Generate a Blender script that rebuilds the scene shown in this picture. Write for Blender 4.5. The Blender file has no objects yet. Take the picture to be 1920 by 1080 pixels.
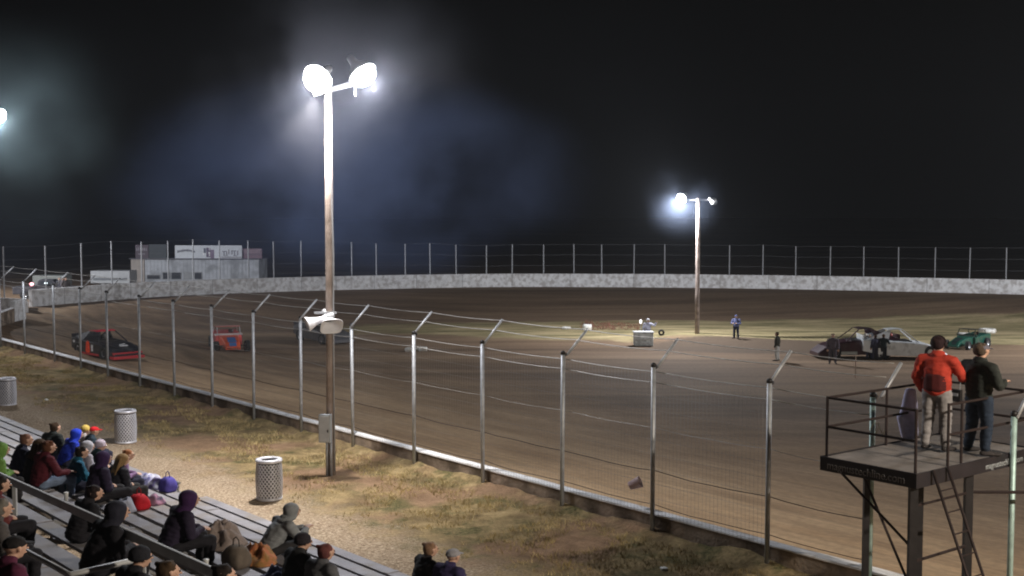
import bpy, bmesh, math, random
from mathutils import Vector, Matrix, noise
random.seed(11)
sc = bpy.context.scene
C = sc.collection
R = math.radians
V0 = Vector

# ------------------------------------------------------------------ camera
F = 2300.0
TH = math.atan(138.0 / F)
CAM = Vector((0, 0, 6.5))
cd = bpy.data.cameras.new('camera'); cam = bpy.data.objects.new('camera', cd); C.objects.link(cam)
cam.location = CAM; cam.rotation_euler = (R(90) - TH, 0, 0)
cd.sensor_width = 36; cd.lens = 36 * F / 1920; cd.clip_start = .1; cd.clip_end = 6000
sc.camera = cam

def ray(x, y):
    a = (x - 960) / F; b = (540 - y) / F
    return Vector((a, math.cos(TH) + b * math.sin(TH), -math.sin(TH) + b * math.cos(TH)))
def at(x, y, z=0.0):
    d = ray(x, y); t = (z - CAM.z) / d.z
    return CAM + d * t
def zat(p, y):                       # height on the vertical through p that is seen at row y
    lo, hi = -10, 40
    for _ in range(50):
        m = (lo + hi) / 2
        v = Vector((p[0], p[1], m)) - CAM
        f = v.y * math.cos(TH) - v.z * math.sin(TH); u = v.y * math.sin(TH) + v.z * math.cos(TH)
        if 540 - F * u / f > y: lo = m
        else: hi = m
    return lo
def atY(x, y, Y):                    # point on the ray at distance Y
    d = ray(x, y); return CAM + d * (Y / d.y)

# ------------------------------------------------------------------ materials
MATS = {}
def mat(name, col, rough=.7, metal=0, var=.25, scale=6, bump=0, bscale=40, emit=None, estr=0, dirt=None, dscale=1.2, damt=.5, spec=.4, coat=0):
    if name in MATS: return MATS[name]
    m = bpy.data.materials.new(name); m.use_nodes = True; nt = m.node_tree; N = nt.nodes; L = nt.links
    b = N['Principled BSDF']; b.inputs['Roughness'].default_value = rough; b.inputs['Metallic'].default_value = metal
    b.inputs['Specular IOR Level'].default_value = spec
    if coat: b.inputs['Coat Weight'].default_value = coat
    tc = N.new('ShaderNodeTexCoord')
    n1 = N.new('ShaderNodeTexNoise'); n1.inputs['Scale'].default_value = scale; n1.inputs['Detail'].default_value = 6
    L.new(tc.outputs['Object'], n1.inputs['Vector'])
    mr = N.new('ShaderNodeMapRange'); mr.inputs[1].default_value = .3; mr.inputs[2].default_value = .7
    mr.inputs[3].default_value = 1 - var; mr.inputs[4].default_value = 1 + var
    L.new(n1.outputs['Fac'], mr.inputs[0])
    mx = N.new('ShaderNodeMix'); mx.data_type = 'RGBA'; mx.blend_type = 'MULTIPLY'; mx.inputs[0].default_value = 1
    mx.inputs[6].default_value = (*col, 1); L.new(mr.outputs[0], mx.inputs[7])
    out = mx.outputs[2]
    if dirt:
        n2 = N.new('ShaderNodeTexNoise'); n2.inputs['Scale'].default_value = dscale; n2.inputs['Detail'].default_value = 8
        L.new(tc.outputs['Object'], n2.inputs['Vector'])
        r2 = N.new('ShaderNodeMapRange'); r2.inputs[1].default_value = .62 - damt * .3; r2.inputs[2].default_value = .75 - damt * .2
        L.new(n2.outputs['Fac'], r2.inputs[0])
        m2 = N.new('ShaderNodeMix'); m2.data_type = 'RGBA'; L.new(r2.outputs[0], m2.inputs[0])
        L.new(out, m2.inputs[6]); m2.inputs[7].default_value = (*dirt, 1); out = m2.outputs[2]
    L.new(out, b.inputs['Base Color'])
    if bump:
        n3 = N.new('ShaderNodeTexNoise'); n3.inputs['Scale'].default_value = bscale; n3.inputs['Detail'].default_value = 5
        L.new(tc.outputs['Object'], n3.inputs['Vector'])
        bp = N.new('ShaderNodeBump'); bp.inputs['Strength'].default_value = bump; bp.inputs['Distance'].default_value = .02
        L.new(n3.outputs['Fac'], bp.inputs['Height']); L.new(bp.outputs[0], b.inputs['Normal'])
    if emit:
        b.inputs['Emission Color'].default_value = (*emit, 1); b.inputs['Emission Strength'].default_value = estr
    MATS[name] = m
    return m

GALV = mat('galvanised', (.36, .37, .39), .5, .4, .18, 9)
GALVD = mat('galvanised_dull', (.33, .34, .36), .55, .4, .2, 7)
GREENP = mat('weathered_green_tube', (.33, .45, .42), .5, .3, .2, 9)
RUST = mat('rusty_steel', (.022, .013, .012), .75, .3, .3, 8)
BLACKST = mat('black_steel', (.015, .013, .014), .5, .2, .3, 8)
WOOD = mat('pole_wood', (.31, .25, .22), .85, 0, .3, 3, .5, 25, dirt=(.2, .155, .13), dscale=2.5)
CONC = mat('old_white_concrete', (.74, .74, .75), .85, 0, .12, 1.5, .4, 20, dirt=(.46, .44, .43), dscale=2.6, damt=.6)
CONCDIRT = mat('dirty_concrete', (.34, .265, .205), .95, 0, .35, 2.2, .9, 14, dirt=(.11, .08, .055), dscale=1.3, damt=.7)
WHITEP = mat('white_paint', (.92, .91, .92), .7, 0, .12, 4, .2, 20, dirt=(.45, .4, .34), dscale=3, damt=.0)
ALU = mat('aluminium_plank', (.27, .26, .285), .6, .2, .2, 2.5, .15, 12, dirt=(.24, .21, .19), dscale=1.8, damt=.5)
ALUD = mat('grey_steel', (.22, .22, .23), .55, .4, .2, 4)
RAILM = mat('grey_rail', (.42, .42, .42), .55, .3, .15, 4)
CABLE = mat('steel_cable', (.42, .40, .38), .5, .6, .1, 4)
RUBBER = mat('rubber', (.02, .02, .021), .85, 0, .3, 9)
SKIN = mat('skin', (.48, .29, .21), .6, 0, .12, 9)
EYE = mat('eye', (.03, .02, .02), .2)
HOUSING = mat('lamp_housing', (.5, .5, .5), .4, .5, .1, 5)
HORNM = mat('white_horn', (.72, .72, .76), .45, 0, .08, 5)

# ------------------------------------------------------------------ mesh helpers
def link(name, me, m, parent=None):
    o = bpy.data.objects.new(name, me); C.objects.link(o)
    if m is not None:
        for mm in (m if isinstance(m, (list, tuple)) else [m]): me.materials.append(mm)
    if parent is not None: o.parent = parent
    return o
def build(name, bm, m, parent=None, smooth=False, bevel=0):
    me = bpy.data.meshes.new(name)
    bmesh.ops.recalc_face_normals(bm, faces=bm.faces)
    if smooth:
        for f in bm.faces: f.smooth = True
    bm.to_mesh(me); bm.free()
    o = link(name, me, m, parent)
    if bevel:
        md = o.modifiers.new('bevel', 'BEVEL'); md.width = bevel; md.segments = 2; md.limit_method = 'ANGLE'
    return o
def tag(o, label=None, cat=None, group=None, kind=None):
    if label: o['label'] = label
    if cat: o['category'] = cat
    if group: o['group'] = group
    if kind: o['kind'] = kind
    return o
def thing(name, label, cat, loc=(0, 0, 0), rz=0, group=None):
    o = bpy.data.objects.new(name, None); C.objects.link(o); o.location = loc; o.rotation_euler = (0, 0, rz)
    o.empty_display_size = .2
    return tag(o, label, cat, group)
def children(o): return [c for c in list(bpy.data.objects) if c.parent == o]
def copy_tree(o, parent=None, kids=None):
    if kids is None:
        kids = {}
        for c in bpy.data.objects:
            if c.parent: kids.setdefault(c.parent.name, []).append(c)
    c = o.copy(); C.objects.link(c)
    if parent is not None: c.parent = parent
    for ch in kids.get(o.name, []): copy_tree(ch, c, kids)
    return c

def bx(bm, c, s, rz=0, M=None):
    r = bmesh.ops.create_cube(bm, size=1)
    T = Matrix.Translation(c) @ Matrix.Rotation(rz, 4, 'Z') @ Matrix.Diagonal((s[0], s[1], s[2], 1))
    if M is not None: T = M @ T
    bmesh.ops.transform(bm, matrix=T, verts=r['verts']); return r['verts']
def bar(bm, a, b, w, h=None, up=(0, 0, 1)):
    a = Vector(a); b = Vector(b); h = h or w; d = b - a
    if d.length < 1e-6: return
    z = d.normalized(); up = Vector(up)
    if abs(z.dot(up)) > .98: up = Vector((1, 0, 0))
    x = z.cross(up).normalized(); y = x.cross(z)
    vs = []
    for p in (a, b):
        for sx, sy in ((-1, -1), (1, -1), (1, 1), (-1, 1)):
            vs.append(bm.verts.new(p + x * sx * w / 2 + y * sy * h / 2))
    for f in ((0, 1, 2, 3), (7, 6, 5, 4), (0, 4, 5, 1), (1, 5, 6, 2), (2, 6, 7, 3), (3, 7, 4, 0)):
        bm.faces.new([vs[i] for i in f])
def tube(bm, pts, r, seg=8, cap=True):
    pts = [Vector(p) for p in pts]; rs = r if isinstance(r, (list, tuple)) else [r] * len(pts)
    rings = []; px = None
    for i, p in enumerate(pts):
        d = (pts[min(i + 1, len(pts) - 1)] - pts[max(i - 1, 0)]).normalized()
        if px is None:
            px = d.orthogonal().normalized()
        x = (px - d * px.dot(d)).normalized(); px = x; y = d.cross(x)
        rings.append([bm.verts.new(p + (x * math.cos(2 * math.pi * k / seg) + y * math.sin(2 * math.pi * k / seg)) * rs[i]) for k in range(seg)])
    for a, b in zip(rings, rings[1:]):
        for k in range(seg): bm.faces.new((a[k], a[(k + 1) % seg], b[(k + 1) % seg], b[k]))
    if cap:
        bm.faces.new(list(reversed(rings[0]))); bm.faces.new(rings[-1])
def lathe(bm, prof, seg=24, M=None, close=True):
    rings = []
    for r, z in prof:
        if r < 1e-5: rings.append([bm.verts.new((0, 0, z))])
        else: rings.append([bm.verts.new((r * math.cos(2 * math.pi * k / seg), r * math.sin(2 * math.pi * k / seg), z)) for k in range(seg)])
    for a, b in zip(rings, rings[1:]):
        for k in range(seg):
            q = []
            q.append(a[k % len(a)]); 
            if len(a) > 1: q.append(a[(k + 1) % seg])
            if len(b) > 1: q.append(b[(k + 1) % seg])
            q.append(b[k % len(b)])
            if len(set(q)) >= 3: bm.faces.new(q)
    if M is not None:
        vs = [v for r in rings for v in r]
        bmesh.ops.transform(bm, matrix=M, verts=vs)
def prism(bm, poly, y0, y1, M=None):
    """poly in XZ, extruded along Y"""
    a = [bm.verts.new((x, y0, z)) for x, z in poly]; b = [bm.verts.new((x, y1, z)) for x, z in poly]
    bm.faces.new(a); bm.faces.new(list(reversed(b))); n = len(poly)
    for i in range(n): bm.faces.new((a[i], b[i], b[(i + 1) % n], a[(i + 1) % n]))
    if M is not None: bmesh.ops.transform(bm, matrix=M, verts=a + b)
def loft(bm, secs):
    rings = [[bm.verts.new(p) for p in s] for s in secs]; n = len(rings[0])
    for a, b in zip(rings, rings[1:]):
        for k in range(n): bm.faces.new((a[k], a[(k + 1) % n], b[(k + 1) % n], b[k]))
    bm.faces.new(list(reversed(rings[0]))); bm.faces.new(rings[-1])
def aim(p, d):
    """matrix whose +Z points along d, placed at p"""
    return Matrix.Translation(p) @ Vector(d).to_track_quat('Z', 'Y').to_matrix().to_4x4()
def words(name, s, size, m, parent, M, depth=.004):
    cu = bpy.data.curves.new(name, 'FONT'); cu.body = s; cu.size = size; cu.extrude = depth
    t = bpy.data.objects.new(name, cu); C.objects.link(t)
    bpy.context.view_layer.update()
    me = bpy.data.meshes.new_from_object(t.evaluated_get(bpy.context.evaluated_depsgraph_get()))
    bpy.data.objects.remove(t)
    o = link(name, me, m, parent); me.transform(M); return o

# ------------------------------------------------------------------ frames of the place
FP = [(1440, 1070), (1224, 1005), (1054, 953), (905, 912), (776, 877), (661, 838), (564, 815), (475, 790), (397, 770), (326, 750), (261, 730), (201, 712), (150, 695), (101, 680)]
pts = [at(x, y) for x, y in FP]
mx_ = sum(p.x for p in pts) / len(pts); my_ = sum(p.y for p in pts) / len(pts)
sl = sum((p.x - mx_) * (p.y - my_) for p in pts) / sum((p.x - mx_) ** 2 for p in pts)
U = Vector((1, sl, 0)).normalized()          # along the fence, towards the right foreground
NN = Vector((-U.y, U.x, 0))                  # towards the track
NF = NN.dot(Vector((mx_, my_, 0)))
def FR(a, n, z=0): return U * a + NN * n + Vector((0, 0, z))
def on_line(x, n=None):                      # where the plane through picture column x cuts the line n = const at z = 0
    n = NF if n is None else n
    d0 = at(x, 700, 0); best = None
    lo, hi = -130.0, 40.0
    def colx(a):
        v = FR(a, n, 1.7) - CAM
        f = v.y * math.cos(TH) - v.z * math.sin(TH); return 960 + F * v.x / f if f > .5 else 1e6
    for _ in range(60):
        m = (lo + hi) / 2
        if colx(m) < x: lo = m
        else: hi = m
    return lo
p0 = at(0, 781, .45); p1 = at(760, 1080, .45)
UB = (p1 - p0); UB.z = 0; UB.normalize(); NB = Vector((-UB.y, UB.x, 0)); NB0 = NB.dot(at(378, 932, .45))
def FB(a, n, z=0): return UB * a + NB * n + Vector((0, 0, z))
angF = math.atan2(U.y, U.x); angB = math.atan2(UB.y, UB.x)
print('FRAMES', U, NF, UB, NB0)

FAR = [(110, 45), (90, 70), (75, 85), (60, 97), (43.8, 105), (30, 111), (17, 114.6), (0, 116), (-12.7, 112.6), (-21.4, 108.4), (-26.6, 104.8), (-30.6, 100.6), (-33.6, 95.4), (-35.7, 90.7), (-36.6, 85), (-35, 77), (-29, 68)]
def catmull(P, k=6):
    out = []
    for i in range(len(P) - 1):
        a = P[max(i - 1, 0)]; b = P[i]; c = P[i + 1]; d = P[min(i + 2, len(P) - 1)]
        for j in range(k):
            t = j / k
            out.append(tuple(.5 * (2 * b[q] + (c[q] - a[q]) * t + (2 * a[q] - 5 * b[q] + 4 * c[q] - d[q]) * t * t + (3 * b[q] - a[q] - 3 * c[q] + d[q]) * t ** 3) for q in range(2)))
    out.append(P[-1]); return out
FARS = catmull(FAR)
def dfar(x, y):
    """signed distance to the outer wall, positive on the track side"""
    best = 1e9; sgn = 1
    for (ax, ay), (bx_, by) in zip(FARS, FARS[1:]):
        dx, dy = bx_ - ax, by - ay
        t = max(0, min(1, ((x - ax) * dx + (y - ay) * dy) / (dx * dx + dy * dy)))
        qx, qy = ax + dx * t, ay + dy * t
        d = math.hypot(x - qx, y - qy)
        if d < best: best = d; sgn = 1 if dx * (y - ay) - dy * (x - ax) > 0 else -1
    return best * sgn
def sm(t): t = max(0, min(1, t)); return t * t * (3 - 2 * t)
POLE2 = at(1307, 625, -1.6)
def ztrack(x, y):
    n = NN.x * x + NN.y * y; d1 = n - NF
    za = -.75 - 1.25 * sm(d1 / 17)
    if abs(x) < 140 and y < 180: d2 = dfar(x, y)
    else: d2 = -50
    if d2 < 0: zb = -.35 + .0 * d2
    else: zb = -.35 - 1.65 * sm(d2 / 17)
    z = max(za, zb)
    if d2 > 10 and d1 > 12:
        dx, dy = x - POLE2.x, y - POLE2.y
        z += .42 * math.exp(-(dx * dx / 18 + dy * dy / 8))
        z += .04 * noise.noise(Vector((x * .3, y * .3, 0)))
    return z
def zground(x, y):
    n = NN.x * x + NN.y * y
    h = .05 * noise.noise(Vector((x * .5, y * .5, 0))) + .025 * noise.noise(Vector((x * 1.7, y * 1.7, 3)))
    return h * max(0, min(1, (17.6 - n) / 1.5)) * (1 if n > 3 else .3)
def tr(x, y, z=None):
    """track/infield point seen at a pixel (iterated onto the surface)"""
    z = -1.6
    for _ in range(12): p = at(x, y, z); z = ztrack(p.x, p.y)
    return Vector((p.x, p.y, z))

# ------------------------------------------------------------------ ground
def axis(lo, hi, step, far):
    v = [lo + i * (hi - lo) / round((hi - lo) / step) for i in range(round((hi - lo) / step) + 1)]
    a, b = [], []; d = step
    x = lo
    while x > -far: d *= 1.5; x -= d; a.append(x)
    d = step; x = hi
    while x < far: d *= 1.5; x += d; b.append(x)
    return list(reversed(a)) + v + b
def sheet(name, A, B, zf, m):
    bm = bmesh.new(); g = []
    for a in A:
        row = []
        for b in B:
            p = FR(a, b); row.append(bm.verts.new((p.x, p.y, zf(p.x, p.y))))
        g.append(row)
    for i in range(len(A) - 1):
        for j in range(len(B) - 1): bm.faces.new((g[i][j], g[i + 1][j], g[i + 1][j + 1], g[i][j + 1]))
    o = build(name, bm, m, smooth=True); return tag(o, kind='structure')

def nodes(name):
    m = bpy.data.materials.new(name); m.use_nodes = True
    return m, m.node_tree.nodes, m.node_tree.links
def noise_n(N, L, vec, s, det=6, rough=.6):
    n = N.new('ShaderNodeTexNoise'); n.inputs['Scale'].default_value = s; n.inputs['Detail'].default_value = det; n.inputs['Roughness'].default_value = rough
    L.new(vec, n.inputs['Vector']); return n.outputs['Fac']
def ramp(N, L, fac, stops):
    r = N.new('ShaderNodeValToRGB'); e = r.color_ramp.elements
    e[0].position, e[0].color = stops[0][0], (*stops[0][1], 1); e[1].position, e[1].color = stops[-1][0], (*stops[-1][1], 1)
    for p, c in stops[1:-1]:
        q = e.new(p); q.color = (*c, 1)
    L.new(fac, r.inputs[0]); return r.outputs[0]
def mixc(N, L, fac, a, b, blend='MIX'):
    m = N.new('ShaderNodeMix'); m.data_type = 'RGBA'; m.blend_type = blend
    if isinstance(fac, (int, float)): m.inputs[0].default_value = fac
    else: L.new(fac, m.inputs[0])
    for i, v in ((6, a), (7, b)):
        if isinstance(v, tuple): m.inputs[i].default_value = (*v, 1)
        else: L.new(v, m.inputs[i])
    return m.outputs[2]
def mrange(N, L, v, a, b, c=0, d=1):
    m = N.new('ShaderNodeMapRange'); m.inputs[1].default_value = a; m.inputs[2].default_value = b; m.inputs[3].default_value = c; m.inputs[4].default_value = d
    m.interpolation_type = 'SMOOTHSTEP'; L.new(v, m.inputs[0]); return m.outputs[0]
def math_(N, L, op, a, b):
    m = N.new('ShaderNodeMath'); m.operation = op
    for i, v in ((0, a), (1, b)):
        if isinstance(v, (int, float)): m.inputs[i].default_value = v
        else: L.new(v, m.inputs[i])
    return m.outputs[0]

def frame_vec(N, L, ang):
    tc = N.new('ShaderNodeTexCoord'); mp = N.new('ShaderNodeMapping'); mp.inputs['Rotation'].default_value = (0, 0, -ang)
    L.new(tc.outputs['Object'], mp.inputs['Vector']); return tc.outputs['Object'], mp.outputs[0]

def ground_mat():
    m, N, L = nodes('trampled_grass'); b = N['Principled BSDF']
    raw, v = frame_vec(N, L, angF)
    sx = N.new('ShaderNodeSeparateXYZ'); L.new(v, sx.inputs[0])
    big = noise_n(N, L, raw, .33, 5); mid = noise_n(N, L, raw, 1.6, 7, .65); fine = noise_n(N, L, raw, 14, 6, .7); vf = noise_n(N, L, raw, 17, 4, .8)
    straw = ramp(N, L, mid, [(.3, (.085, .06, .032)), (.45, (.20, .145, .072)), (.6, (.33, .245, .125)), (.75, (.44, .34, .19))])
    green = ramp(N, L, fine, [(.35, (.06, .057, .022)), (.65, (.17, .145, .066))])
    grass = mixc(N, L, mrange(N, L, noise_n(N, L, raw, .9, 6, .7), .48, .62), straw, green)
    dirt = ramp(N, L, mid, [(.3, (.16, .098, .058)), (.7, (.33, .215, .135))])
    g2 = mixc(N, L, mrange(N, L, big, .46, .60), grass, dirt)
    gravel = ramp(N, L, vf, [(.36, (.13, .095, .065)), (.5, (.38, .29, .21)), (.6, (.74, .62, .48))])
    # gravel walk along the foot of the stand
    w = math_(N, L, 'ADD', sx.outputs[1], math_(N, L, 'MULTIPLY', math_(N, L, 'SUBTRACT', mid, .5), 2.6))
    walk = mrange(N, L, w, 12.3, 14.3, 1, 0)
    col = mixc(N, L, walk, g2, mixc(N, L, .3, gravel, (.40, .28, .165)))
    col = mixc(N, L, .55, col, ramp(N, L, fine, [(.3, (.45, .45, .45)), (.7, (1.25, 1.25, 1.25))]), 'MULTIPLY')
    L.new(col, b.inputs['Base Color']); b.inputs['Roughness'].default_value = .95; b.inputs['Specular IOR Level'].default_value = .15
    bp = N.new('ShaderNodeBump'); bp.inputs['Strength'].default_value = .9; bp.inputs['Distance'].default_value = .06
    h = math_(N, L, 'ADD', math_(N, L, 'MULTIPLY', mid, 1.2), math_(N, L, 'MULTIPLY', fine, .8))
    L.new(h, bp.inputs['Height']); L.new(bp.outputs[0], b.inputs['Normal'])
    return m

def track_mat():
    m, N, L = nodes('dirt_track'); b = N['Principled BSDF']
    raw, v = frame_vec(N, L, angF)
    sx = N.new('ShaderNodeSeparateXYZ'); L.new(v, sx.inputs[0])
    st = N.new('ShaderNodeMapping'); st.inputs['Scale'].default_value = (.09, .38, 1); L.new(v, st.inputs['Vector'])
    st2 = N.new('ShaderNodeMapping'); st2.inputs['Scale'].default_value = (.03, .35, 1); L.new(raw, st2.inputs['Vector'])
    streak = noise_n(N, L, st.outputs[0], 1.4, 8, .6); streak2 = noise_n(N, L, st2.outputs[0], 1.2, 8, .6)
    fine = noise_n(N, L, raw, 5, 7, .65); big = noise_n(N, L, raw, .07, 4)
    near = mrange(N, L, sx.outputs[1], 26, 46, 0, 1)
    stk = mixc(N, L, near, streak, streak2)
    d = ramp(N, L, stk, [(.36, (.10, .066, .042)), (.5, (.205, .138, .088)), (.64, (.33, .23, .145))])
    # pale dusty cushion beside the near wall, dark packed groove further in
    w = math_(N, L, 'ADD', sx.outputs[1], math_(N, L, 'MULTIPLY', math_(N, L, 'SUBTRACT', streak, .5), 9))
    dust = math_(N, L, 'MULTIPLY', mrange(N, L, w, 23, 43, 1, 0), mrange(N, L, sx.outputs[0], -64, -40, .12, 1))
    d = mixc(N, L, dust, d, ramp(N, L, stk, [(.32, (.38, .245, .135)), (.68, (.62, .43, .255))]))
    dark = mixc(N, L, mrange(N, L, w, 36, 46, 0, .5), d, (.15, .10, .064))
    st3 = N.new('ShaderNodeMapping'); st3.inputs['Scale'].default_value = (.06, 2.6, 1); L.new(mixc(N, L, near, v, raw), st3.inputs['Vector'])
    rut = noise_n(N, L, st3.outputs[0], 1.3, 6, .7)
    dark = mixc(N, L, .35, dark, ramp(N, L, rut, [(.36, (.62, .6, .58)), (.5, (1, 1, 1)), (.66, (1.4, 1.36, 1.3))]), 'MULTIPLY')
    # infield: dry grass in an uneven oval
    gx = N.new('ShaderNodeSeparateXYZ'); L.new(raw, gx.inputs[0])
    ex = math_(N, L, 'DIVIDE', math_(N, L, 'SUBTRACT', gx.outputs[0], 27), 42)
    ey = math_(N, L, 'DIVIDE', math_(N, L, 'SUBTRACT', gx.outputs[1], math_(N, L, 'MULTIPLY', gx.outputs[0], -.06)), 1)
    ey = math_(N, L, 'DIVIDE', math_(N, L, 'SUBTRACT', ey, 90.5), 9.5)
    rr = math_(N, L, 'ADD', math_(N, L, 'MULTIPLY', ex, ex), math_(N, L, 'MULTIPLY', ey, ey))
    rr = math_(N, L, 'ADD', rr, math_(N, L, 'MULTIPLY', math_(N, L, 'SUBTRACT', noise_n(N, L, raw, .16, 6), .5), 1.3))
    inf = mrange(N, L, rr, .75, 1.05, 1, 0)
    stg = N.new('ShaderNodeMapping'); stg.inputs['Scale'].default_value = (.12, .5, 1); L.new(raw, stg.inputs['Vector'])
    gr = ramp(N, L, noise_n(N, L, stg.outputs[0], 1.5, 7, .65), [(.35, (.13, .115, .055)), (.5, (.28, .23, .12)), (.66, (.47, .37, .22))])
    col = mixc(N, L, inf, dark, gr)
    # worn dark earth on the mound by the pole and the parking spot in front of it
    mxn = math_(N, L, 'DIVIDE', math_(N, L, 'SUBTRACT', gx.outputs[0], POLE2.x + 4), 8.5)
    myn = math_(N, L, 'DIVIDE', math_(N, L, 'SUBTRACT', gx.outputs[1], POLE2.y - 4.8), 4.2)
    r2 = math_(N, L, 'ADD', math_(N, L, 'MULTIPLY', mxn, mxn), math_(N, L, 'MULTIPLY', myn, myn))
    r2 = math_(N, L, 'ADD', r2, math_(N, L, 'MULTIPLY', math_(N, L, 'SUBTRACT', fine, .5), .4))
    col = mixc(N, L, mrange(N, L, r2, .7, 1.1, 1, 0), col, (.095, .068, .047))
    col = mixc(N, L, .5, col, ramp(N, L, fine, [(.3, (.6, .6, .6)), (.7, (1.3, 1.3, 1.3))]), 'MULTIPLY')
    L.new(col, b.inputs['Base Color']); b.inputs['Roughness'].default_value = .9; b.inputs['Specular IOR Level'].default_value = .2
    bp = N.new('ShaderNodeBump'); bp.inputs['Strength'].default_value = .7; bp.inputs['Distance'].default_value = .05
    L.new(math_(N, L, 'ADD', math_(N, L, 'ADD', stk, rut), math_(N, L, 'MULTIPLY', fine, .6)), bp.inputs['Height']); L.new(bp.outputs[0], b.inputs['Normal'])
    return m

A1 = axis(-75, 5, .4, 1500); B1 = [-1500, -700, -300, -120, -50, -25, -12, -5, 0, 4, 7, 9] + [9.4 + .3 * i for i in range(28)]
B1 = [b for b in B1 if b < NF + .1] + [NF + .22]
sheet('ground', A1, B1, zground, ground_mat())
A2 = axis(-130, 40, 1.6, 1500); B2 = [NF + .1, NF + .6] + [NF + 1.2 + .9 * i for i in range(130)]
x = B2[-1]; st_ = 2
while x < 1600: st_ *= 1.5; x += st_; B2.append(x)
sheet('track', A2, B2, ztrack, track_mat())

# dry grass tufts on the strip between the walk and the wall
GRASS = mat('dry_grass', (.40, .31, .15), .9, 0, .5, 1.5)
bm = bmesh.new()
for _ in range(15000):
    a = random.uniform(-60, -14); n = random.uniform(13.2, NF - .25)
    if n < 14.6 and random.random() < .75: continue
    p = FR(a, n)
    if noise.noise(Vector((p.x * .6, p.y * .6, 9))) < -.08: continue
    z = zground(p.x, p.y) - .01
    for k in range(random.randint(3, 6)):
        q = Vector((p.x + random.gauss(0, .05), p.y + random.gauss(0, .05), z)); h = random.uniform(.03, .12)
        d = Vector((random.gauss(0, .5), random.gauss(0, .5), 0)) * h; s = Vector((random.uniform(-1, 1), random.uniform(-1, 1), 0)).normalized() * random.uniform(.006, .012)
        bm.faces.new([bm.verts.new(q - s), bm.verts.new(q + s), bm.verts.new(q + d + Vector((0, 0, h)))])
tag(build('dry_grass', bm, GRASS), 'short dry grass tufts between the gravel walk and the track wall', 'grass', kind='stuff')

# ------------------------------------------------------------------ near retaining wall
t = thing('concrete_wall', 'low earth stained concrete wall with white painted top along the near edge of the track', 'wall')
bm = bmesh.new(); wtop = .43
pa = [FR(a, NF + .22) for a in [10 - i * 1.2 for i in range(62)]]
endp = pa[-1]
pa2 = catmull([(pa[-1].x, pa[-1].y), (-28.6, 68), (-31.3, 74), (-32.6, 79.8)], 5)[1:]
line = [(p.x, p.y) for p in pa] + pa2
def wallmesh(line, thick, z0, z1, jit=0):
    bm = bmesh.new(); secs = []
    for i, (x, y) in enumerate(line):
        a = Vector((*line[max(i - 1, 0)], 0)); b = Vector((*line[min(i + 1, len(line) - 1)], 0)); d = (b - a).normalized(); nrm = Vector((-d.y, d.x, 0))
        p = Vector((x, y, 0)); j = jit * noise.noise(Vector((x, y, 0)) * .8)
        secs.append([p + nrm * thick / 2 + Vector((0, 0, z0)), p + nrm * thick / 2 + Vector((0, 0, z1 + j)), p - nrm * thick / 2 + Vector((0, 0, z1 + j)), p - nrm * thick / 2 + Vector((0, 0, z0))])
    loft(bm, secs); return bm
build('wall_body', wallmesh(line, .26, -1.4, wtop - .03, .0), CONCDIRT, t)
build('painted_cap', wallmesh(line, .29, wtop - .03, wtop, .015), WHITEP, t)
# dirt banked against the back of the wall
bm = bmesh.new(); prev = None
for i in range(420):
    a = 6 - i * .17; nz = noise.noise(Vector((a * .7, 0, 5))); n2 = noise.noise(Vector((a * 2.3, 3, 5)))
    row = []
    for j in range(6):
        s = j / 5; n_ = NF + .08 - s * (.5 + .25 * nz)
        z = (.14 + .12 * nz + .05 * n2) * (1 - s) ** 1.6 - .01 * s - (.03 if j == 5 else 0)
        row.append(bm.verts.new(FR(a, n_, z)))
    if prev:
        for j in range(5): bm.faces.new((prev[j], row[j], row[j + 1], prev[j + 1]))
    prev = row
tag(build('dirt_bank', bm, bpy.data.materials['trampled_grass'], smooth=True), kind='structure')

# ------------------------------------------------------------------ near catch fence
fence = thing('catch_fence', 'tall catch fence of galvanised posts with slanted arms and cables above the near wall', 'fence')
PX = [-52, 0, 45, 101, 150, 201, 261, 326, 397, 475, 564, 661, 776, 905, 1054, 1224, 1440, 1632, 1895]
def post_meshes():
    bm = bmesh.new(); tube(bm, [(0, 0, -.4), (0, 0, 3.46)], .047, 10)
    a = bmesh.new(); tube(a, [(0, .05, 3.42), (0, .62, 3.98)], .03, 8)
    b = bmesh.new(); lathe(b, [(.0, 3.53), (.03, 3.52), (.055, 3.5), (.055, 3.44), (.04, 3.44)], 10)
    bar(b, (0, .02, 3.40), (0, .09, 3.46), .05, .05)
    return bm, a, b
ms = []
for bm_, nm in zip(post_meshes(), ('post', 'arm', 'cap')):
    me = bpy.data.meshes.new(nm); bmesh.ops.recalc_face_normals(bm_, faces=bm_.faces)
    for f in bm_.faces: f.smooth = True
    bm_.to_mesh(me); bm_.free(); ms.append(me)
ms[0].materials.append(GALV); ms[1].materials.append(GALV); ms[2].materials.append(BLACKST)
green_post = ms[0].copy(); green_post.materials[0] = GREENP
POSTA = []
for x in PX:
    a = on_line(x); POSTA.append(a); p = FR(a, NF)
    o = link('post', green_post if x in (1632, 1895) else ms[0], None, fence); o.location = p; o.rotation_euler = (random.uniform(-.006, .006), random.uniform(-.006, .006), angF)
    if x in (1632, 1895): o['label'] = 'greenish weathered post'
    r = link('arm', ms[1], None, o); r.rotation_euler = (random.uniform(-.03, .03), random.uniform(-.02, .02), random.uniform(-.06, .06))
    link('cap', ms[2], None, o)
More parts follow.
